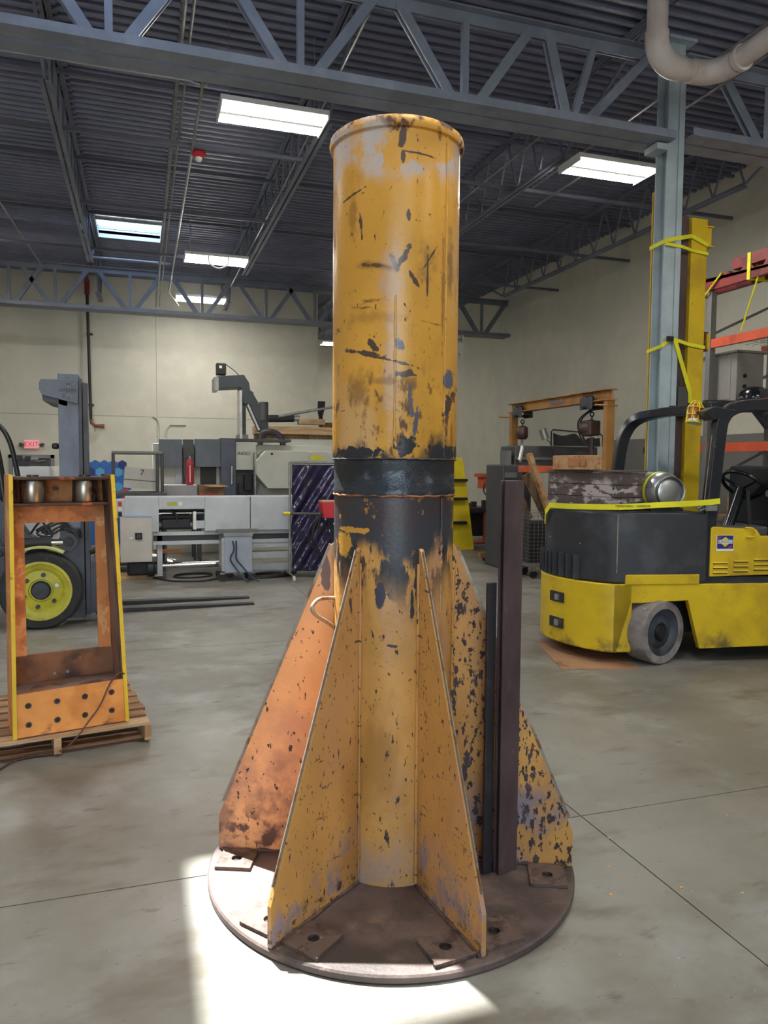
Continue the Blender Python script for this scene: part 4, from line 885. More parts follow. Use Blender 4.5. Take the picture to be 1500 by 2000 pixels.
# ------------------------------------------------------------------ gantry with two hoists and the clutter under it
gy = thing('gantry_crane', 'tan steel gantry frame with a long top beam behind the forklift', 'gantry', (6.0, 8.68, 0))
L_ = 2.75
q = MB().box(-.08, .08, -.05, L_+.05, 2.63, 2.645).box(-.08, .08, -.05, L_+.05, 2.49, 2.505).box(-.006, .006, -.05, L_+.05, 2.505, 2.63); q.build('top_beam', 'gantry', gy)
MB().box(-.012, -.006, .0, L_, 2.505, 2.63).build('beam_web', 'gantry', gy)
text('', .1, (0, 0, 0), (0, 0, 0), 'ink', gy) if False else None
MB().box(-.016, -.012, L_*.42, L_*.56, 2.535, 2.60).build('faded_label', mat('faded_label', lin(150, 120, 110), .6, layers=[(lin(110, 110, 130), 9, .45, .55, ST, None, None)]), gy)
for y in (.02, L_-.02):
    MB().box(-.06, .06, y-.045, y+.045, .1, 2.49).build('leg', 'gantry', gy, bevel=.004); MB().box(-.6, .6, y-.05, y+.05, .06, .14).build('foot', 'gantry', gy)
    for x in (-.5, .5): MB().cyl((x-.025, y, .05), (x+.025, y, .05), .05, 14).build('caster', 'black', gy, smooth=40)
    MB().cyl((-.25, y+(.04 if y > 1 else -.04), 2.42), (.1, y+(.04 if y > 1 else -.04), 2.42), .012, 8).build('stop_bolt', 'gantry', gy)
def hoist(y, kind, label):
    h = thing('chain_hoist', label, 'hoist', (6.0, 8.68+y, 2.3), group=None)
    for k in (-1, 1):
        for dx in (-1, 1): MB().cyl((dx*.05, k*.07, .235), (dx*.09, k*.07, .235), .05, 14).build('trolley_wheel', 'black', h, smooth=40)
        MB().box(k*.092, k*.108, -.15, .15, .09, .26).build('trolley_plate', 'mast_dark', h, bevel=.01)
    MB().cyl((-.16, 0, .12), (.16, 0, .12), .02, 8).build('trolley_shaft', 'black', h)
    hk = MB().tube(arc((0, 0, .03), .03, 0, 360, 12)[:-1], .010, 8, closed=True); hk.tube([(0, 0, .0), (0, 0, -.04)], .012, 8); hk.build('hook', 'dark_steel', h, smooth=50)
    if kind == 0:
        MB().lathe([(.06, -.26), (.09, -.23), (.095, -.15), (.09, -.07), (.05, -.04)], 20).build('hoist_body', 'hoist', h, smooth=50)
        q = MB()
        for c in (-.02, .025):
            for k in range(22):
                R = Matrix.Rotation(pi/2*(k % 2), 4, 'Z') @ Matrix.Identity(4)
                t = MB().tube([(.012*cos(2*pi*i/8), 0, .018*sin(2*pi*i/8)) for i in range(8)], .005, 5, closed=True).xf(R); q.add([(p[0], p[1]+c, p[2]-.27-k*.028) for p in t.v], t.f)
        o = q.build('load_chain', 'galv', h); o['kind'] = 'stuff'
    else:
        MB().lathe([(.07, -.19), (.115, -.15), (.12, -.0), (.1, .04), (.05, .06)], 20, (0, 0, -.16), Matrix.Rotation(pi/2, 3, 'X')).build('motor', 'hoist', h, smooth=50)
        MB().box(-.09, .09, -.09, .1, -.27, -.06).build('hoist_body', 'hoist', h, bevel=.02); MB().cyl((0, -.02, -.29), (0, -.02, -.62), .03, 10).build('chain_bag', 'hoist', h)
        for k in range(4):
            a = random.uniform(.1, .22)
            MB().tube(smooth_path([(0, -.05+.03*k, .1), (-.02, a+.1, -.05), (.0, a+.05, -.3), (.0, -.02*k, -.5), (.0, .08-.03*k, -.72), (0, -.03, -.5), (0, -.06, -.3)], 5), .008, 6).build('cable', 'cable', h)
    return h
hoist(L_-.33, 0, 'brown chain hoist hanging at the left end of the gantry beam')
hoist(.42, 1, 'dark electric hoist with tangled cables at the right end of the gantry beam')
mb_ = thing('surface_machine', 'long dark grey machine bed under the gantry beam', 'machine', (5.55, 10.5, 0))
MB().box(.0, 1.5, 0, .5, 1.55, 1.92).build('bed', 'grey_dark', mb_, bevel=.02); MB().box(.02, 1.48, -.02, .0, 1.70, 1.74).build('ledge', 'grey_mid', mb_)
MB().box(-.25, .25, -.1, .5, 0, 1.62).build('pedestal', 'grey_dark', mb_, bevel=.02); MB().box(.9, 1.4, 0, .5, 0, 1.55).build('pedestal', 'grey_dark', mb_)
MB().box(-.16, -.06, -.106, -.1, 1.18, 1.36).build('yellow_label', 'strap', mb_); MB().box(-.22, -.02, -.12, -.1, 1.42, 1.5).build('cover', 'grey_mid', mb_)
MB().box(-.15, -.06, .0, .2, 1.62, 1.84).build('post', 'grey_mid', mb_); MB().beam((.03, -.1, 1.68), (.13, .0, 1.90), .03, .07).build('white_lever', 'white', mb_)
lp = MB().cyl((.42, -.1, 2.18), (.47, -.12, 2.02), .06, 14); lp.build('lamp_head', 'galv', mb_, smooth=40); MB().tube([(.46, -.1, 2.06), (.62, -.08, 1.92), (.7, .0, 1.8)], .008, 6).build('lamp_arm', 'galv', mb_)
tf = thing('tube_frame_bench', 'black padded sling on a bent tube frame on the machine bed', 'bench', (6.1, 10.35, 1.92))
MB().tube([(0, 0, 0), (.0, 0, .22), (.03, 0, .25), (.85, -.05, .2), (.9, -.05, .16), (.9, -.05, 0)], .012, 8).build('tube_frame', 'black', tf, smooth=40)
def slg(u, v):
    x = .02+u*.84; z = .20-.05*u-.10*math.exp(-((u-.62)/.10)**2)-.03*sin(u*9)
    return (x, -.03-.02*v, z*(1-v)+.0*v)
sl = MB().grid(slg, 24, 4).build('sling', 'black', tf); sl.modifiers.new('thick', 'SOLIDIFY').thickness = .012
ob = tag(MB().box(0, .62, 0, .2, 0, .1).build('orange_rail', 'stand_orange', bevel=.008), 'short orange rail lying in front of the grey machine bed', 'rail'); ob.location = (5.46, 10.02, 1.505)
sp_ = MB().box(.05, .12, .05, .15, -1.50, 0).box(.5, .57, .05, .15, -1.50, 0).build('support_leg', 'dark_steel', ob)
os_ = thing('orange_stand', 'dull orange stand with a flat top left of the steel channel', 'stand', ((5.912,12.000,1.463)[0], 12, 0))
MB().box(-.26, .3, -.1, .2, 1.40, 1.46).build('top', 'stand_orange', os_); MB().box(-.2, .3, -.08, .18, 1.2, 1.40).build('apron', 'stand_orange', os_); MB().box(-.06, .2, -.05, .12, .0, 1.2).build('pedestal', 'stand_orange', os_)
MB().tube(smooth_path([(-.2, -.1, 1.3), (-.22, -.12, 1.15), (-.1, -.12, 1.0), (-.08, -.1, .8)], 5), .012, 6).build('hose', 'cable', os_)
tb2 = thing('work_table', 'low dark work table with an orange tube base near the far right', 'table', (6.75, 14.2, 0))
MB().box(-.7, .9, 0, .7, .62, .72).build('table_top', 'dark_steel', tb2)
for x in (-.6, .1, .8):
    MB().cyl((x, .05, .03), (x, .05, .62), .03, 10).build('leg', 'stand_orange', tb2)
MB().tube([(-.9, -.2, .03), (-.3, -.3, .03), (.9, .0, .03)], .03, 8).build('base_rail', 'stand_orange', tb2)
MB().box(-.6, .8, .3, .6, .1, .6).build('drawer_block', 'black', tb2)
MB().beam((.15, -.2, .05), (.5, .0, .8), .05, .06).build('brace', 'black', tb2)
for k in range(6):
    o = tag(MB().box(-.05, .05, -.05, .05, 0, random.uniform(.08, .26)).build('steel_offcut', random.choice(['dark_steel', 'hoist', 'dark_red'])), 'small dark steel offcut standing on the low work table', 'offcut', 'steel offcuts on the work table'); o.location = (6.15+k*.15, 14.35+random.uniform(-.05, .3), .72)
rg = tag(MB().grid(lambda u, v: (u*.42-.1, -.012+.02*sin(u*9)-.02*v, .03-.26*v*(.4+.6*abs(sin(u*4+1)))), 10, 4).build('rag', 'white'), 'white rag hanging over the front of the low work table', 'rag'); rg.location = (6.1, 14.17, .72); rg.modifiers.new('thick', 'SOLIDIFY').thickness = .006
yl = thing('yellow_step_stand', 'yellow stepped stand behind the right side of the pillar', 'stand', ((5.719,13.000,0.965)[0], 13, 0))
MB().prism([(-.25, 0), (.32, 0), (.14, 1.3), (.05, 1.75), (-.1, 1.75), (-.2, 1.2)], 'y', 0, .04).build('side_plate', 'bright_yellow', yl); MB().prism([(-.25, 0), (.32, 0), (.14, 1.3), (.05, 1.75), (-.1, 1.75)], 'y', .5, .54).build('side_plate', 'bright_yellow', yl)
for z in (.5, .95, 1.3): MB().box(-.3, .12, -.12, .5, z, z+.05).build('step', 'black', yl)
# wire cart with scrap timber
wc = thing('wire_cart', 'wire mesh cart on casters holding scrap timber', 'cart', (5.42, 9.35, 0), radians(-8))
w0, w1 = .22, .95
q = MB()
for y in (0, .5):
    for k in range(12): q.box(-.2+k*.06, -.196+k*.06, y, y+.004, w0, w1)
    for k in range(15): q.box(-.2, .46, y, y+.004, w0+k*.052, w0+k*.052+.004)
for x in (-.2, .46):
    for k in range(10): q.box(x, x+.004, k*.055, k*.055+.004, w0, w1)
    for k in range(15): q.box(x, x+.004, 0, .5, w0+k*.052, w0+k*.052+.004)
o = q.build('wire_mesh', 'galv', wc); o['kind'] = 'stuff'
MB().box(-.22, .48, -.02, .52, .17, .215).build('tray', 'galv', wc)
for x in (-.12, .38):
    for y in (.06, .44):
        cw = MB().cyl((x, y-.02, .055), (x, y+.02, .055), .055, 16).build('caster', 'black', wc, smooth=40); MB().box(x-.025, x+.025, y-.03, y+.03, .1, .17).build('fork', 'galv', cw)
MB().box(-.18, .44, .12, .48, .22, .8).build('liner', 'black', wc)
for k, (p0, p1, w, t, lb) in enumerate((((5.66, 9.55, .82), (5.30, 9.6, 1.78), .07, .09, 'thin leaning timber stick, tallest in the wire cart'), ((5.72, 9.66, .82), (5.36, 9.73, 1.50), .2, .07, 'wide grey-brown plank leaning in the wire cart'), ((5.45, 9.82, .82), (5.28, 9.87, 1.2), .09, .09, 'short dark post in the wire cart, behind the plank'))):
    tag(MB().beam(p0, p1, w, t, (0, 1, 0)).build('timber', 'wood_old' if k else 'wood_block', bevel=.004), lb, 'timber', 'timber in the wire cart')

# ------------------------------------------------------------------ left forklift
lf = thing('forklift', 'slate-grey forklift with yellow wheel hubs and a tall mast at the left edge', 'forklift', (-.93, 7.75, 0))
def lx(p): return (p[0]+.93, p[1]-7.75, p[2])
MB().box(.17, .36, .18, .36, .06, 2.46).build('mast_rail', 'mast_blue', lf, bevel=.006)
MB().box(.36, .385, .16, .38, .06, 2.42).build('mast_channel', 'mast_dark', lf); MB().box(.395, .435, .2, .36, .08, 2.38).build('inner_rail', 'mast_dark', lf)
MB().box(.17, .36, .95, 1.1, .06, 2.46).build('mast_rail', 'mast_blue', lf); MB().box(.36, .385, .93, 1.12, .06, 2.42).build('mast_channel', 'mast_dark', lf)
MB().box(.166, .362, .176, .30, .062, .96).build('mast_shade_box', 'mast_dark', lf)  # dark box added over the lower rail to stand for the shade there
MB().box(.2, .34, .36, .95, 2.30, 2.44).build('mast_tie', 'mast_dark', lf); MB().box(.2, .34, .36, .95, .9, 1.0).build('mast_tie', 'mast_dark', lf)
hb = [lx((-0.901,7.880,2.396)), lx((-0.729,7.880,2.399)), lx((-0.574,7.880,2.395)), lx((-0.577,7.880,2.168)), lx((-0.895,7.880,2.246)), lx((-0.921,7.880,2.298)), lx((-0.919,7.880,2.366))]
hp_ = MB().prism([(p[0], p[2]) for p in hb], 'y', .125, .165).build('head_cover', 'mast_blue', lf, bevel=.004)
MB().prism([(p[0]-.01, p[2]-.05) for p in hb[:1]] + [(hb[2][0]-.1, hb[2][2]-.05), (hb[3][0]-.1, hb[3][2]-.02), (hb[4][0], hb[4][2]-.05)], 'y', .18, 1.0).build('head_box', 'mast_dark', lf)
tc_ = lx((-0.653,7.870,2.293)); text('HYSTER', .047, (tc_[0]-.012, .122, tc_[2]), (pi/2, 0, 0), 'ink', hp_, depth=.001)
for dx, dz, ww, hh in ((-.005, .055, .022, .03), (.0, -.05, .02, .028), (.04, .06, .012, .014), (-.05, -.05, .012, .02)): MB().box(tc_[0]+dx-ww, tc_[0]+dx+ww, .1225, .125, tc_[2]+dz-hh, tc_[2]+dz+hh).build('faded_mark', mat('faded_mark', lin(88, 92, 110), .5, layers=[(lin(112, 120, 140), 40, .45, .55, ST, None, None)]), hp_)
MB().box(.10, .165, .22, .30, 1.73, 1.79).build('hose_pulley', 'black', lf, bevel=.02)
MB().lathe([(.09, -.02), (.09, .02)], 24, lx((-0.690,7.900,0.824)), Matrix.Rotation(pi/2, 3, 'X')).build('trunnion_plate', 'mast_dark', lf, smooth=40)
t0 = Vector(lx((-0.687,7.870,0.827))); t1 = Vector(lx((-0.975,7.870,0.824)))
MB().cyl(t0+Vector((0, .0, 0)), t0+Vector((-.16, 0, 0)), .03, 14).build('tilt_rod', 'chrome', lf, smooth=40); MB().cyl(t0+Vector((-.15, 0, 0)), t1+Vector((-.25, 0, .0)), .052, 14).build('tilt_cylinder', 'black', lf, smooth=40)
MB().cyl(t0+Vector((0, -.04, 0)), t0+Vector((0, .04, 0)), .045, 16).build('tilt_pin', 'black', lf, smooth=40)
for k in range(4):
    u = random.uniform
    MB().tube(smooth_path([t0+Vector((-.34+.05*k, .06, .08+.03*k)), t0+Vector((-.24+.03*k, .04, .20-.05*k)), t0+Vector((-.16-.04*k, .03, .06+u(0, .05))), t0+Vector((-.06, .04, .12+.03*k)), t0+Vector((.04+.02*k, .0, .10-.02*k)), t0+Vector((.10, -.02, .03+.03*k))], 5), .011, 8).build('hydraulic_hose', 'cable', lf, smooth=50)
MB().prism([(-.34, .80), (.06, .80), (-.1, .90), (-.38, 1.3), (-.46, 1.3)], 'y', .1, .3).build('cowl', 'mast_dark', lf, bevel=.01)
fw_ = wheel('wheel', (0, .1, .37), .37, .2, 0, 'rubber', 'hub_yellow', 'wheel_dark', lf, .76)
for k in range(6):
    a = 2*pi*k/6+.35; MB().cyl((.155*cos(a), -.005, .37+.155*sin(a)), (.155*cos(a), .03, .37+.155*sin(a)), .02, 8).build('wheel_nut', 'alu' if k == 0 else 'wheel_dark', fw_)
MB().lathe([(.27, .0), (.285, .012), (.285, .02), (.26, .02)], 40, (0, .012, .37), Matrix.Rotation(pi/2, 3, 'X'), False).build('rim_flange', 'hub_yellow', fw_, smooth=40)
wheel('wheel', (0, 1.15, .37), .37, .2, 0, 'rubber', 'hub_yellow', 'wheel_dark', lf, .76)
wheel('wheel', (-1.0, .14, .30), .30, .2, 0, 'rubber', 'hub_yellow', 'wheel_dark', lf, .72)
q = MB()
for a, b in zip(range(60, 130, 8), range(68, 138, 8)):
    p0 = (.42*cos(radians(a)), 0, .37+.42*sin(radians(a))); p1 = (.42*cos(radians(b)), 0, .37+.42*sin(radians(b)))
    q.beam((p0[0], .1, p0[2]), (p1[0], .1, p1[2]), .24, .018)
q.build('fender', mat('pale_yellow_fender', lin(206, 204, 140), .5), lf)
MB().box(-1.6, -.30, .1, 1.25, .38, .72).build('chassis', 'mast_dark', lf, bevel=.02)
MB().prism([(-1.7, .42), (-.5, .42), (-.42, .7), (-.36, 1.05), (-.52, 1.1), (-1.7, 1.1)], 'y', .12, 1.2).build('body', mat('blue_grey_body', lin(126, 138, 160), .45, var=.05), lf, bevel=.02)
MB().box(-1.75, -1.45, .1, 1.25, .2, 1.15).build('counterweight', 'hub_yellow', lf, bevel=.04)
MB().tube(smooth_path([(-.34, .02, .72), (-.45, .06, .95), (-.62, .08, 1.15)], 5), .02, 8).build('grab_rail', 'cable', lf, smooth=50)
for y in (.14, .24, 1.15):
    MB().tube(smooth_path([(-.30+.02*y, y, 1.05), (-.36, y, 1.6), (-.42, y, 1.85), (-.52, y, 2.0), (-.7, y, 2.06), (-1.5, y, 2.06)], 6), .026, 10).build('guard_post', 'guard_black', lf, smooth=50)
MB().box(.435, .50, .2, 1.1, .1, .62).build('carriage', 'mast_dark', lf, bevel=.006); MB().box(.50, .56, .15, 1.15, .10, .18).build('carriage_bar', 'mast_dark', lf)
MB().cyl((.60, .12, .62), (.60, .12, .18), .028, 12).build('side_shift_cylinder', 'galv', lf, smooth=40); MB().tube(smooth_path([(.44, .14, .72), (.55, .12, .75), (.62, .12, .7), (.60, .12, .60)], 5), .03, 10).build('hose_bend', 'black', lf, smooth=50)
for y, dy in ((.62, .10), (1.05, .08)):
    q = MB().add([(.50, y, .0), (2.14, y+dy, .0), (2.14, y+dy+.1, .0), (.5, y+.12, .0), (.50, y, .055), (2.14, y+dy, .02), (2.14, y+dy+.1, .02), (.5, y+.12, .055)], [(0, 3, 2, 1), (4, 5, 6, 7), (0, 1, 5, 4), (1, 2, 6, 5), (2, 3, 7, 6), (3, 0, 4, 7)])
    q.box(.46, .505, y, y+.12, .0, .6); q.build('fork', 'dark_steel', lf, bevel=.004)

# ------------------------------------------------------------------ bar feeder machine and things round it
YM = 10.7
bf = thing('bar_feeder', 'long pale grey bar feeder machine with a control box at its left end', 'machine', (-.3, YM, 0))
def mx(p): return (p[0]+.3, p[1]-YM, p[2])
a0 = mx((-0.219,10.700,1.145)); wl = mx((0.224,10.700,0.966)); wr = mx((0.839,10.700,0.679))
xe = 3.3; zb_, zt2 = .655, 1.135
q = MB().box(a0[0], wl[0], 0, .5, zb_, zt2).box(wr[0], 1.78-.01, 0, .5, zb_, zt2).box(wl[0], wr[0], 0, .5, wl[2], zt2); q.build('front_panel', 'machine', bf, bevel=.006)
MB().box(1.78, xe, 0, .5, zb_, zt2).build('front_panel', 'machine', bf, bevel=.006)
MB().box(wl[0], wr[0], .35, .5, zb_, wl[2]).build('window_back', 'grey_dark', bf)
for z, m_, r in ((.90, 'chrome', .03), (.74, 'machine', .04)): MB().cyl((wl[0], .2, z), (wr[0], .2, z), r, 12).build('guide_rail', m_, bf, smooth=40)
MB().box(wl[0]+.04, wl[0]+.42, .05, .3, .70, .82).build('slide_block', 'black', bf, bevel=.01); MB().tube([(wl[0]+.16, .1, .95), (wl[0]+.24, .06, .88), (wl[0]+.24, .06, .78)], .018, 8).build('clamp_lever', 'black', bf)
MB().box(wl[0]+.46, wl[0]+.5, .02, .2, .68, .93).build('stop', 'white', bf)
MB().box(wl[0]+.5, wr[0], .05, .3, .69, .80).build('tray', 'machine', bf)
MB().box(.02, .43, -.04, .45, .25, .87).build('control_box', 'machine_warm', bf, bevel=.008)
MB().box(.06, .43, -.045, .3, .87, .89).build('blue_strip', mat('pale_blue_strip', lin(166, 190, 224), .4), bf)
c_ = mx((-0.041,10.660,0.609)); MB().box(c_[0]-.045, c_[0]+.045, -.055, -.04, c_[2]-.045, c_[2]+.045).build('switch_plate', 'black', bf); MB().cyl((c_[0], -.055, c_[2]), (c_[0], -.08, c_[2]), .028, 14).build('rotary_switch', 'grey_dark', bf, smooth=40)
c_ = mx((-0.140,10.660,0.576)); MB().box(c_[0]-.025, c_[0]+.025, -.044, -.04, c_[2]-.014, c_[2]+.014).build('label_tag', 'white', bf)
c_ = mx((0.407,10.700,1.042)); MB().box(c_[0]-.07, c_[0]+.06, -.004, .0, c_[2]-.025, c_[2]+.025).build('green_label', mat('olive_label', lin(178, 180, 84), .6), bf); MB().box(c_[0]+.08, c_[0]+.13, -.004, 0, c_[2]-.025, c_[2]+.025).build('white_label', 'white', bf)
for k, m_ in enumerate(('red', 'white', 'black')): MB().box(-.0, .045, -.02, .05, 1.02-.07*k, 1.075-.07*k).build('indicator', m_, bf)
MB().box(-.03, a0[0], .0, .45, .86, 1.1).build('end_cover', 'machine', bf, bevel=.005)
for z0, z1, x0 in ((.60, .65, .45), (.47, .52, .45)): MB().box(x0, xe, .05, .12, z0, z1).build('lower_rail', 'machine', bf)
MB().box(.45, xe, .1, .4, .50, .60).build('under_tray', 'grey_dark', bf)
for x in (.5, 1.42, 2.9): MB().box(x, x+.07, .1, .38, .03, .6).build('leg', 'machine', bf); MB().box(x-.05, x+.12, .05, .43, .0, .03).build('leg_foot', 'grey_dark', bf)
for z in (.07, .24, .40): MB().box(1.8, xe, .06, .1, z, z+.09).build('slat_rail', 'machine', bf)
MB().box(.1, .4, .0, .4, .06, .25).build('motor_housing', 'black', bf, bevel=.03); MB().lathe([(.1, -.05), (.1, .02), (.07, .05), (0, .05)], 24, (.42, .0, .14), Matrix.Rotation(pi/2, 3, 'Y')).build('motor', 'black', bf, smooth=40)
MB().box(.0, .5, .05, .4, .0, .06).build('skid', 'wood', bf)
MB().box(.46, .85, .3, .42, .33, .37).build('orange_lever', mat('lever_orange', lin(226, 150, 60), .5), bf)
MB().cyl((.5, .25, .155), (1.35, .25, .155), .045, 14).build('shaft_tube', 'chrome', bf, smooth=40)
# coolant bin on casters
cn = thing('coolant_bin', 'grey sheet steel coolant bin on casters in front of the bar feeder', 'bin', ((1.234,10.350,0.057)[0], 10.35, 0))
MB().box(-.17, .2, -.12, .3, .12, .62).build('bin_body', mat('bin_blue_grey', lin(168, 178, 194), .35, .2), cn, bevel=.006)
MB().box(-.21, -.17, -.1, .3, .14, .6).build('side_flange', 'alu', cn); q = MB().box(-.18, .21, -.13, -.1, .62, .66).box(-.18, .21, .28, .31, .62, .66).box(-.18, -.15, -.1, .28, .62, .66).box(.18, .21, -.1, .28, .62, .66); q.build('bin_rim', 'galv', cn)
MB().box(-.27, .3, .0, .1, .655, .70).build('cover_bar', 'grey_mid', cn)
for x in (-.2, .2):
    for y in (-.08, .26):
        cw = MB().cyl((x, y-.02, .06), (x, y+.02, .06), .06, 16).build('caster', 'rubber', cn, smooth=40); MB().box(x-.03, x+.03, y-.03, y+.03, .1, .125).build('fork', 'galv', cw)
for k in (0, 1): MB().tube(smooth_path([(-.07+.05*k, -.14, .56), (-.05+.03*k, -.16, .45), (-.1+.08*k, -.16, .32), (-.05+.1*k, -.15, .22), (.05+.12*k, -.2, .08), (.12+.14*k, -.3, .02)], 5), .011, 8).build('hose', mat('blue_black_hose', lin(52, 66, 84), .4), cn, smooth=50)
def coil(name, label, c, rx, ry, turns, r, wob=.02):
    P = []
    n = int(turns*18)
    for i in range(n+1):
        a = 2*pi*i/18; k = 1+wob*sin(i*.7)*3; P.append((c[0]+rx*k*cos(a)+.02*i/18, c[1]+ry*k*sin(a), r+.002+(.012*(i//18) % .05)))
    return pipe(name, label, 'hose', smooth_path(P, 2), r, 'cable')
coil('hose_coil', 'black hose coil on the floor below the bar feeder window', (0.669,10.845,0.000), .26, .17, 1.5, .011)
coil('hose_coil', 'tangled black cables on the floor between coolant bin and screen', (1.714,10.566,0.000), .33, .17, 3.0, .012, .05)
pipe('cable', 'black cable running from the bar feeder motor along the floor', 'cable', smooth_path([(-0.022,11.304,0.020), (0.147,10.749,0.020), (0.404,10.348,0.020), (0.802,10.287,0.020), (1.028,10.513,0.020)], 5), .012, 'cable')
# steel trolley with carton behind the feeder
tr = thing('steel_trolley', 'dark tubular handle trolley behind the left end of the bar feeder', 'trolley', ((-0.385,11.600,1.182)[0], 11.6, 0))
ztp = (-0.377,11.600,1.749)[2]; wt = (0.266,11.600,1.757)[0]-(-0.377,11.600,1.749)[0]; zdk = (-0.116,11.600,1.166)[2]
for x in (0, wt-.03, wt+.04): MB().cyl((x, 0, .12), (x, 0, ztp), .024, 10).build('post', 'grey_dark', tr, smooth=40)
MB().cyl((-.02, 0, ztp), (wt+.04, 0, ztp), .026, 10).build('handle_bar', 'grey_mid', tr, smooth=40)
MB().box(-.05, wt+.1, -.1, .6, zdk-.05, zdk).build('deck', 'grey_dark', tr, bevel=.004); MB().box(-.05, wt+.1, -.1, .6, .1, .14).build('lower_deck', 'grey_dark', tr)
for x in (0, wt): 
    for y in (0, .5): MB().cyl((x, y-.02, .05), (x, y+.02, .05), .05, 12).build('caster', 'black', tr)
for y in (.55,):
    for x in (0, wt): MB().cyl((x, y, .12), (x, y, zdk), .02, 8).build('post', 'grey_dark', tr)
bx = thing('carton', 'grey-white carton tilted on the trolley deck', 'box', ((-0.008,11.750,1.198)[0], 11.75, zdk+.03))
bx.rotation_euler = (0, radians(5), 0)
MB().box(-.25, .25, .0, .35, .02, .33).build('carton_body', 'carton', bx); MB().box(-.255, .255, -.004, .354, .14, .15).build('lid_gap', 'grey_dark', bx); text('7', .12, (-.0, -.002, .26), (pi/2, 0, 0), 'ink', bx)
# welding screen
YS = 10.3
ws = thing('welding_screen', 'dark purple welding curtain on a wheeled tube frame beside the pillar', 'screen', ((1.965,10.300,0.144)[0], YS, 0))
zs = (1.937,10.300,1.626)[2]; wS = 1.35
for x in (0, wS): MB().cyl((x, 0, .06), (x, 0, zs), .018, 10).build('post', 'galv', ws, smooth=40)
MB().cyl((0, 0, zs), (wS, 0, zs), .018, 10).build('top_rail', 'galv', ws, smooth=40)
for x in (0, wS):
    MB().cyl((x, -.3, .07), (x, .3, .07), .016, 8).build('foot_bar', 'galv', ws)
    for y in (-.3, .3): MB().cyl((x-.015, y, .04), (x+.015, y, .04), .04, 12).build('caster', 'white' if y < 0 else 'black', ws, smooth=40)
def curt(u, v):
    f1 = .022*sin(16*(u*1.2+v*.75))*(1-.3*v)+.012*sin(41*(u*1.1+v*.8)+1.3)+.008*sin(23*(u-v*.9)+2)
    return (.03+u*(wS-.06), f1*(.3+min(1, v*3)), zs-.03-v*(zs-.13))
cu_ = MB().grid(curt, 90, 80).build('curtain', 'screen_vinyl', ws, smooth=80); cu_.modifiers.new('thick', 'SOLIDIFY').thickness = .003
rbx = thing('wire_feeder', 'red box with a black boom arm in front of the welding curtain', 'wire feeder', ((2.418,9.700,0.885)[0], 9.7, 0))
z0 = (2.418,9.700,0.892)[2]; z1 = (2.417,9.700,1.104)[2]
MB().prism([(-.155, z1), (.22, z1), (.22, z0), (-.13, z0)], 'y', -.1, .14).build('box_body', 'red', rbx, bevel=.008); MB().box(-.15, .22, -.1, .14, z1, z1+.02).build('box_lid', 'wood', rbx)
am = Vector((1.763,9.700,0.955))-Vector((rbx.location.x, 9.7, 0))
ar_ = MB().cyl((-.14, 0, z0+.05), (am.x, 0, am.z), .018, 10).build('boom_arm', 'grey_dark', rbx, smooth=40); MB().cyl((am.x, 0, am.z), (am.x+.09, 0, am.z), .024, 10).build('arm_tip', 'bright_yellow', ar_, smooth=40)
MB().cyl((.1, 0, .0), (.1, 0, z0), .03, 10).build('stand_post', 'black', rbx); MB().cyl((.1, 0, 0), (.1, 0, .03), .2, 20).build('stand_base', 'black', rbx)
for k in range(3): MB().tube(smooth_path([(-.15, -.02, z0+.06), (-.2-.06*k, -.05, z0-.15), (-.22-.04*k, -.05, .55), (-.12, -.05, .38), (.0, -.05, .5), (-.03*k, -.05, z0)], 6), .01, 8).build('hose', 'cable', rbx, smooth=50)

# ------------------------------------------------------------------ lathe row behind
YL = 13.5
lt = thing('cnc_lathe', 'large off-white and slate machining lathe with sliding doors', 'lathe', (0, YL, 0))
def lz(x, y): return 0
def lbox(px0, py0, px1, py1, material, name, y0=0, y1=.6, **k):
    return (px0, py0, px1, py1)
P0 = {k: v for k, v in dict(a=(0.295,13.500,2.020), b=(0.683,13.500,1.538), c=(0.904,13.500,2.031), d=(1.340,13.500,1.542), e=(1.598,13.500,1.033), f=(1.963,13.500,1.492), g=(1.937,13.500,1.839), h=(2.567,13.500,1.168), i=(0.524,13.500,1.039), j=(3.873,13.500,1.865)).items()}
MB().box(.2, 4.2, .25, 1.6, 0, 1.95).build('carcass', 'lathe_white', lt, bevel=.01)
MB().box(P0['a'][0], P0['b'][0], -.02, .25, P0['b'][2], P0['a'][2]).build('sliding_panel', 'lathe_dark', lt, bevel=.005)
MB().box(P0['c'][0], P0['d'][0], -.02, .25, P0['d'][2], P0['c'][2]).build('sliding_panel', 'lathe_dark', lt, bevel=.005)
dr = MB().box(P0['d'][0], P0['e'][0], -.06, .24, .2, P0['a'][2]).build('tall_door', 'lathe_door', lt, bevel=.008)
h0 = (1.526,13.400,1.562); h1 = (1.524,13.400,1.237); MB().cyl((h0[0], -.1, h0[2]), (h1[0], -.1, h1[2]), .014, 10).build('door_handle', 'chrome', dr, smooth=40)
for z in (h0[2], h1[2]): MB().cyl((h0[0], -.1, z), (h0[0], -.06, z), .018, 8).build('handle_post', 'black', dr)
MB().box(P0['b'][0]+.02, P0['c'][0]-.02, .05, .25, P0['b'][2]-.4, P0['a'][2]).build('gap_panel', 'grey_dark', lt)
MB().box(P0['c'][0]+.1, P0['d'][0]-.06, .22, .26, 1.05, P0['b'][2]).build('dark_opening', 'black', lt); MB().box(P0['a'][0]+.28, P0['b'][0], .2, .26, 1.05, P0['b'][2]).build('lower_panel', 'machine', lt)
MB().box(P0['e'][0]+.01, P0['f'][0], -.0, .25, P0['f'][2], P0['a'][2]-.03).build('brand_panel', 'lathe_white', lt, bevel=.006)
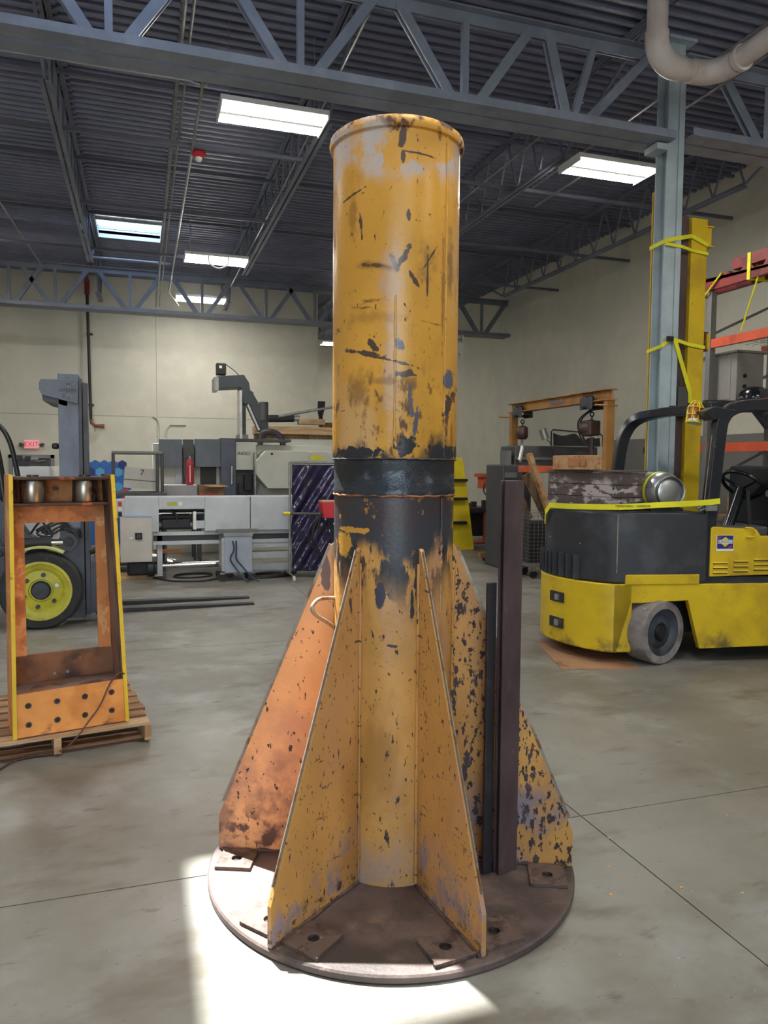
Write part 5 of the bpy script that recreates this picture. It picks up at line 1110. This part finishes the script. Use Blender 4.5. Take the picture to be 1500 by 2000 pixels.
bp_ = (1.745,13.500,1.782); text('INDO', .085, (bp_[0], -.006, bp_[2]), (pi/2, 0, 0), 'ink', lt, depth=.002)
MB().box(P0['e'][0]+.01, P0['f'][0]-.02, .18, .25, .9, P0['f'][2]).build('tool_recess', 'grey_dark', lt)
MB().box(P0['e'][0]+.16, P0['f'][0]-.06, .05, .2, 1.12, 1.4).build('tool_turret', 'black', lt, bevel=.01); MB().box(P0['e'][0]+.06, P0['e'][0]+.14, .05, .2, 1.02, 1.25).build('tool_holder', 'black', lt)
g = P0['g']; h = P0['h']
MB().prism([(g[0]+.17, g[2]), (h[0]+.3, g[2]), (h[0]+.3, h[2]), (g[0]+.2, h[2]), (g[0], h[2]+.24), (g[0], g[2]-.18)], 'y', -.25, .25).build('headstock_cover', 'lathe_white', lt, bevel=.01)
MB().cyl((g[0]+.27, -.26, g[2]-.06), (g[0]+.27, -.25, g[2]-.06), .022, 10).build('cover_knob', 'black', lt)
MB().box(h[0]+.3, 4.2, -.2, .25, h[2]-.1, g[2]-.01).build('tail_cover', 'lathe_white', lt, bevel=.01); MB().box(h[0]+.36, h[0]+.56, -.206, -.2, g[2]-.16, g[2]-.08).build('yellow_label', 'strap', lt)
MB().cyl((P0['f'][0]-.02, -.05, 1.05), (P0['f'][0]-.02, -.05, 1.8), .035, 10).build('coolant_tube', 'galv', lt, smooth=40)
MB().box(P0['d'][0], 2.6, .0, .5, P0['a'][2]-.02, P0['a'][2]+.03).build('top_rail', 'grey_dark', lt)
fe = thing('fire_extinguisher', 'slim red fire extinguisher standing upright before the lathe', 'extinguisher', ((0.774,12.900,1.242)[0], 12.9, (0.774,12.900,1.242)[2]))
hF = (0.778,12.900,1.670)[2]-(0.774,12.900,1.242)[2]
MB().lathe([(.055, 0), (.062, .01), (.062, hF-.08), (.045, hF-.02), (.02, hF)], 20).build('cylinder', 'red', fe, smooth=40); MB().cyl((0, 0, hF), (0, 0, hF+.06), .018, 10).build('valve', 'alu', fe); MB().box(-.02, .05, -.01, .01, hF+.04, hF+.07).build('lever', 'black', fe)
MB().tube(smooth_path([(0, 0, hF+.03), (-.09, 0, hF+.0), (-.11, 0, hF*.5), (-.08, 0, .05)], 5), .009, 6).build('hose', 'cable', fe); MB().box(-.006, .006, -.066, -.06, .05, hF-.1).build('white_stripe', 'white', fe)
sbx = thing('steel_box', 'low bare steel box on legs under the fire extinguisher', 'steel box', ((0.600,12.900,1.132)[0], 12.9, 0))
zq = (0.601,12.900,1.243)[2]; MB().box(-.28, .28, -.25, .3, zq-.22, zq-.003).build('box_body', mat('dull_steel', lin(150, 146, 146), .45, .3), sbx, bevel=.004)
for x in (-.25, .21):
    for y in (-.22, .24): MB().box(x, x+.04, y, y+.04, 0, zq-.22).build('leg', 'grey_dark', sbx)
cbx = thing('cardboard_box', 'open brown cardboard box beside the tall slate lathe door', 'box', ((1.108,12.800,1.048)[0], 12.8, (1.108,12.800,1.048)[2]))
q = MB().box(-.22, .2, -.15, -.145, 0, .2).box(-.22, .2, .15, .155, 0, .2).box(-.22, -.215, -.15, .15, 0, .2).box(.195, .2, -.15, .15, 0, .2).box(-.22, .2, -.15, .15, 0, .005); q.build('box_body', 'cardboard', cbx)
MB().beam((.02, -.15, .2), (.12, -.3, .17), .4, .006, (0, 0, 1)).build('flap', 'cardboard', cbx); MB().box(-.2, .1, -.156, -.15, .0, .06).build('orange_print', 'stand_orange', cbx)
ct = thing('side_table', 'dark table hidden behind the bar feeder that carries the cardboard box', 'table', ((1.108,12.800,1.048)[0], 12.8, 0)); zc = (1.108,12.800,1.048)[2]
MB().box(-.23, .35, -.35, .3, zc-.05, zc-.002).build('table_top', 'grey_dark', ct)
for x in (-.22, .29): MB().box(x, x+.04, -.3, .25, 0, zc-.05).build('leg', 'grey_dark', ct)
# chip conveyor
cv = thing('chip_conveyor', 'dark grey Z-shaped chip conveyor rising above the lathe', 'conveyor', (0, 14.6, 0))
cp = [(1.364,14.600,3.233), (1.874,14.600,3.285), (1.971,14.600,3.133), (1.990,14.600,2.997), (2.049,14.600,2.960), (2.058,14.600,2.911), (2.324,14.600,2.477), (2.343,14.600,2.210), (2.204,14.600,2.237), (1.969,14.600,2.742), (1.852,14.600,2.738), (1.815,14.600,3.049), (1.363,14.600,3.012)]
MB().prism([(p[0], p[2]) for p in cp], 'y', -.2, .35).build('casing', 'conveyor', cv, bevel=.006)
a = (1.336,14.500,3.221); b = (1.401,14.500,3.004); MB().box(a[0]-.01, b[0], -.215, .36, b[2]-.03, a[2]).build('discharge_flange', 'galv', cv)
a = (1.790,14.400,3.010); b = (1.882,14.400,2.096); q = MB().box(a[0], a[0]+.045, -.22, .2, b[2]-.02, a[2]-.02); q.build('support_plate', 'alu', cv); MB().box(a[0]+.05, a[0]+.13, -.1, .2, b[2]-.02, a[2]-.3).build('support_leg', 'grey_dark', cv); MB().box(a[0]-.02, a[0]+.16, -.2, .25, b[2]-.06, b[2]+.06).build('support_foot', 'grey_mid', cv)
a = (1.942,14.400,2.726); b = (2.155,14.400,2.247); MB().beam((a[0], -.205, a[2]), (b[0], -.205, b[2]), .02, .035).build('light_edge', 'alu', cv)
a = (1.479,14.600,3.383); cmo = MB().box(a[0]-.1, a[0]+.08, -.05, .15, a[2]-.1, a[2]+.12).build('drive_motor', 'black', cv, bevel=.015); MB().box(a[0]-.05, a[0]+.0, -.054, -.05, a[2]+.02, a[2]+.07).build('rating_plate', 'white', cmo)
MB().tube(smooth_path([(a[0]+.08, .0, a[2]+.1), (a[0]+.25, .0, a[2]-.02), (a[0]+.36, 0, a[2]-.14), (a[0]+.42, 0, a[2]-.18)], 5), .008, 6).build('motor_cable', 'cable', cv)
a = (2.254,14.400,2.785); b = (2.253,14.400,2.425); MB().cyl((a[0], -.15, b[2]), (a[0], -.15, a[2]), .085, 20).build('pump_motor', 'grey_dark', cv, smooth=40); c = (2.252,14.400,2.132); MB().cyl((a[0], -.15, c[2]), (a[0], -.15, b[2]), .04, 12).build('pump_shaft', 'grey_mid', cv, smooth=40)
hs_ = [(2.158,14.300,1.875), (2.168,14.300,2.069), (2.207,14.300,2.186), (2.373,14.300,2.218), (2.521,14.300,2.153), (2.590,14.300,2.008), (2.600,14.300,1.861)]
MB().tube(smooth_path([(p[0], p[1]-14.6, p[2]) for p in hs_], 5), .055, 10).build('coolant_hose', mat('dark_purple_hose', lin(58, 50, 62), .5), cv, smooth=50)
# timber skid with spare parts behind
ts = thing('timber_skid', 'pale timber beams laid on the lathe top behind the pump', 'timber', (0, 15.3, 0)); 
a = (2.196,15.300,2.368); b = (4.614,15.300,2.208); MB().box(a[0], b[0], -.1, .3, b[2], a[2]).build('timber_beam', 'wood', ts, bevel=.006)
c = (2.803,15.300,2.560); d = (3.653,15.300,2.423); MB().box(d[0]-.55, d[0], -.05, .15, d[2], c[2]-.02).build('timber_beam', 'wood', ts, bevel=.006); MB().box(a[0]+.02, b[0], .0, .25, b[2]-.09, b[2]-.005).build('dark_bearer', 'wood_old', ts)
MB().box(a[0]+.1, b[0], -.05, .3, 0, b[2]-.09).build('bench_block', 'lathe_white', ts)
pt = thing('cylinder_assembly', 'black cylinder assembly with a chrome rod lying on the timber beams', 'machine part', (0, 15.3, d[2]))
e0 = (2.471,15.200,2.494); e1 = (3.102,15.200,2.531); MB().cyl((e0[0], .0, .1), (e1[0]-.1, .0, .12), .075, 14).build('cylinder', 'black', pt, smooth=40); MB().cyl((e1[0]-.1, 0, .12), (e1[0]+.02, 0, .12), .06, 12).build('coupling', 'galv', pt, smooth=40)
e2 = (2.662,15.100,2.565); e3 = (3.832,15.100,2.797); MB().cyl((e2[0], -.15, e2[2]-d[2]), (e3[0], -.15, e3[2]-d[2]), .028, 10).build('rod', 'galv', pt, smooth=40)
# far bay beyond the wall end
fr2 = thing('storage_rack', 'dark storage rack with boxes in the far bay beside the pillar', 'rack', ((4.977,21.500,4.089)[0], 21.5, 0))
MB().box(0, .1, 0, .1, 0, 3.0).build('upright', 'mast_dark', fr2); MB().box(1.3, 1.4, 0, .1, 0, 3.0).build('upright', 'mast_dark', fr2); MB().box(0, 1.4, 0, .8, 2.2, 2.28).build('shelf', 'black', fr2); MB().box(0, 1.4, .1, .8, 1.4, 1.48).build('shelf', 'black', fr2)
a = (5.014,21.400,4.404); MB().lathe([(.0, -.25), (.06, -.22), (.12, .0), (.14, .22), (0, .22)], 16, (.05, .05, 3.22)).build('hopper', 'mast_dark', fr2, smooth=40)
for k, (z, m_, h_, lb) in enumerate(((2.28, 'grey_dark', .35, 'dark box on the upper shelf of the far bay rack'), (2.63, 'wood_block', .2, 'tan box stacked above the dark box in the far bay'), (1.48, 'black', .5, 'black bin on the lower shelf of the far bay rack'))):
    o = tag(MB().box(0, .8, 0, .5, 0, h_).build('storage_box', m_), lb, 'box'); o.location = (fr2.location.x+.2, 21.6, z)
# blue hexagon display board against the far wall, grey cabinets
db = thing('display_board', 'blue hexagon patterned display board left behind the trolley', 'display board', ((-1.035,15.500,1.043)[0], 15.5, 0))
x0, x1 = 0, (-0.242,15.500,1.642)[0]-(-1.026,15.500,1.635)[0]; zt3 = (-0.711,15.500,1.658)[2]; zb3 = (-0.718,15.500,1.191)[2]
MB().box(-.35, x1-.02, .02, .05, 0, zt3-.07).build('board', HEX[1], db)
rh = .095; r_i = 0; pat = [2, 1, 0, 1, 2, 3, 1, 3, 0, 1, 2, 0, 1, 3, 2, 1]
z = zt3-rh
while z > zb3-.35:
    x = -.3+(rh*.866 if r_i % 2 else 0); c = 0
    while x < x1+.02:
        MB().prism([(x+rh*.97*cos(radians(30+60*k)), z+rh*.97*sin(radians(30+60*k))) for k in range(6)], 'y', .0, .02).build('hex_tile', HEX[pat[(c*3+r_i*5) % 16]], db)
        x += rh*1.732; c += 1
    z -= rh*1.5; r_i += 1
MB().box(x1-.1, x1+.0, -.2, .0, 0, zb3-.1).build('red_carton', 'red', db)
for k, (p, q_, y, lb) in enumerate((((-2.183,14.800,1.522), (-1.584,14.800,1.164), 14.8, 'pale grey cabinet behind the left forklift, wider one'), ((-1.620,15.200,1.524), (-1.442,15.200,1.152), 15.2, 'narrow beige cabinet next to the forklift mast'))):
    c = thing('floor_cabinet', lb, 'cabinet', (p[0], y, 0)); MB().box(0, q_[0]-p[0], 0, .5, .06, p[2]).build('body', 'machine_warm' if k else 'machine', c, bevel=.008); MB().box(.02, q_[0]-p[0]-.02, .02, .48, 0, .06).build('plinth', 'grey_dark', c); MB().box(.03, q_[0]-p[0]-.03, -.012, 0, .1, p[2]-.05).build('cabinet_door', 'machine_warm' if k else 'machine', c)
dk = thing('bench_vise', 'dark bench vise standing on the wider grey cabinet', 'vise', ((-2.030,14.900,1.522)[0], 14.95, (-2.183,14.800,1.522)[2]))
MB().box(-.1, .1, -.06, .1, 0, .1).build('base', 'black', dk, bevel=.01); MB().box(-.12, -.02, -.06, .1, .1, .2).build('jaw', 'black', dk, bevel=.01); MB().box(.03, .12, -.05, .09, .1, .19).build('jaw', 'black', dk, bevel=.01); MB().cyl((.1, .02, .14), (.24, .02, .14), .02, 8).build('screw', 'galv', dk)
# paint flakes and litter on the floor
FLK = [(1.766,2.480,0.000), (1.656,2.308,0.000), (1.943,2.269,0.000), (2.550,2.699,0.000), (2.138,2.169,0.000), (1.903,2.675,0.000), (2.804,2.901,0.000)]
for k, p in enumerate(FLK):
    o = MB().prism([(.012*cos(a)*random.uniform(.5, 1), .008*sin(a)*random.uniform(.5, 1)) for a in (0, 1.2, 2.4, 3.5, 4.8)], 'z', 0, .0015).build('paint_flake', 'frame_plate' if k < 4 else 'wood'); o.location = p; o.rotation_euler = (0, 0, k)
    tag(o, 'tiny orange or pale paint flake lying on the concrete right of the pillar', 'paint flake', 'paint flakes on the floor')
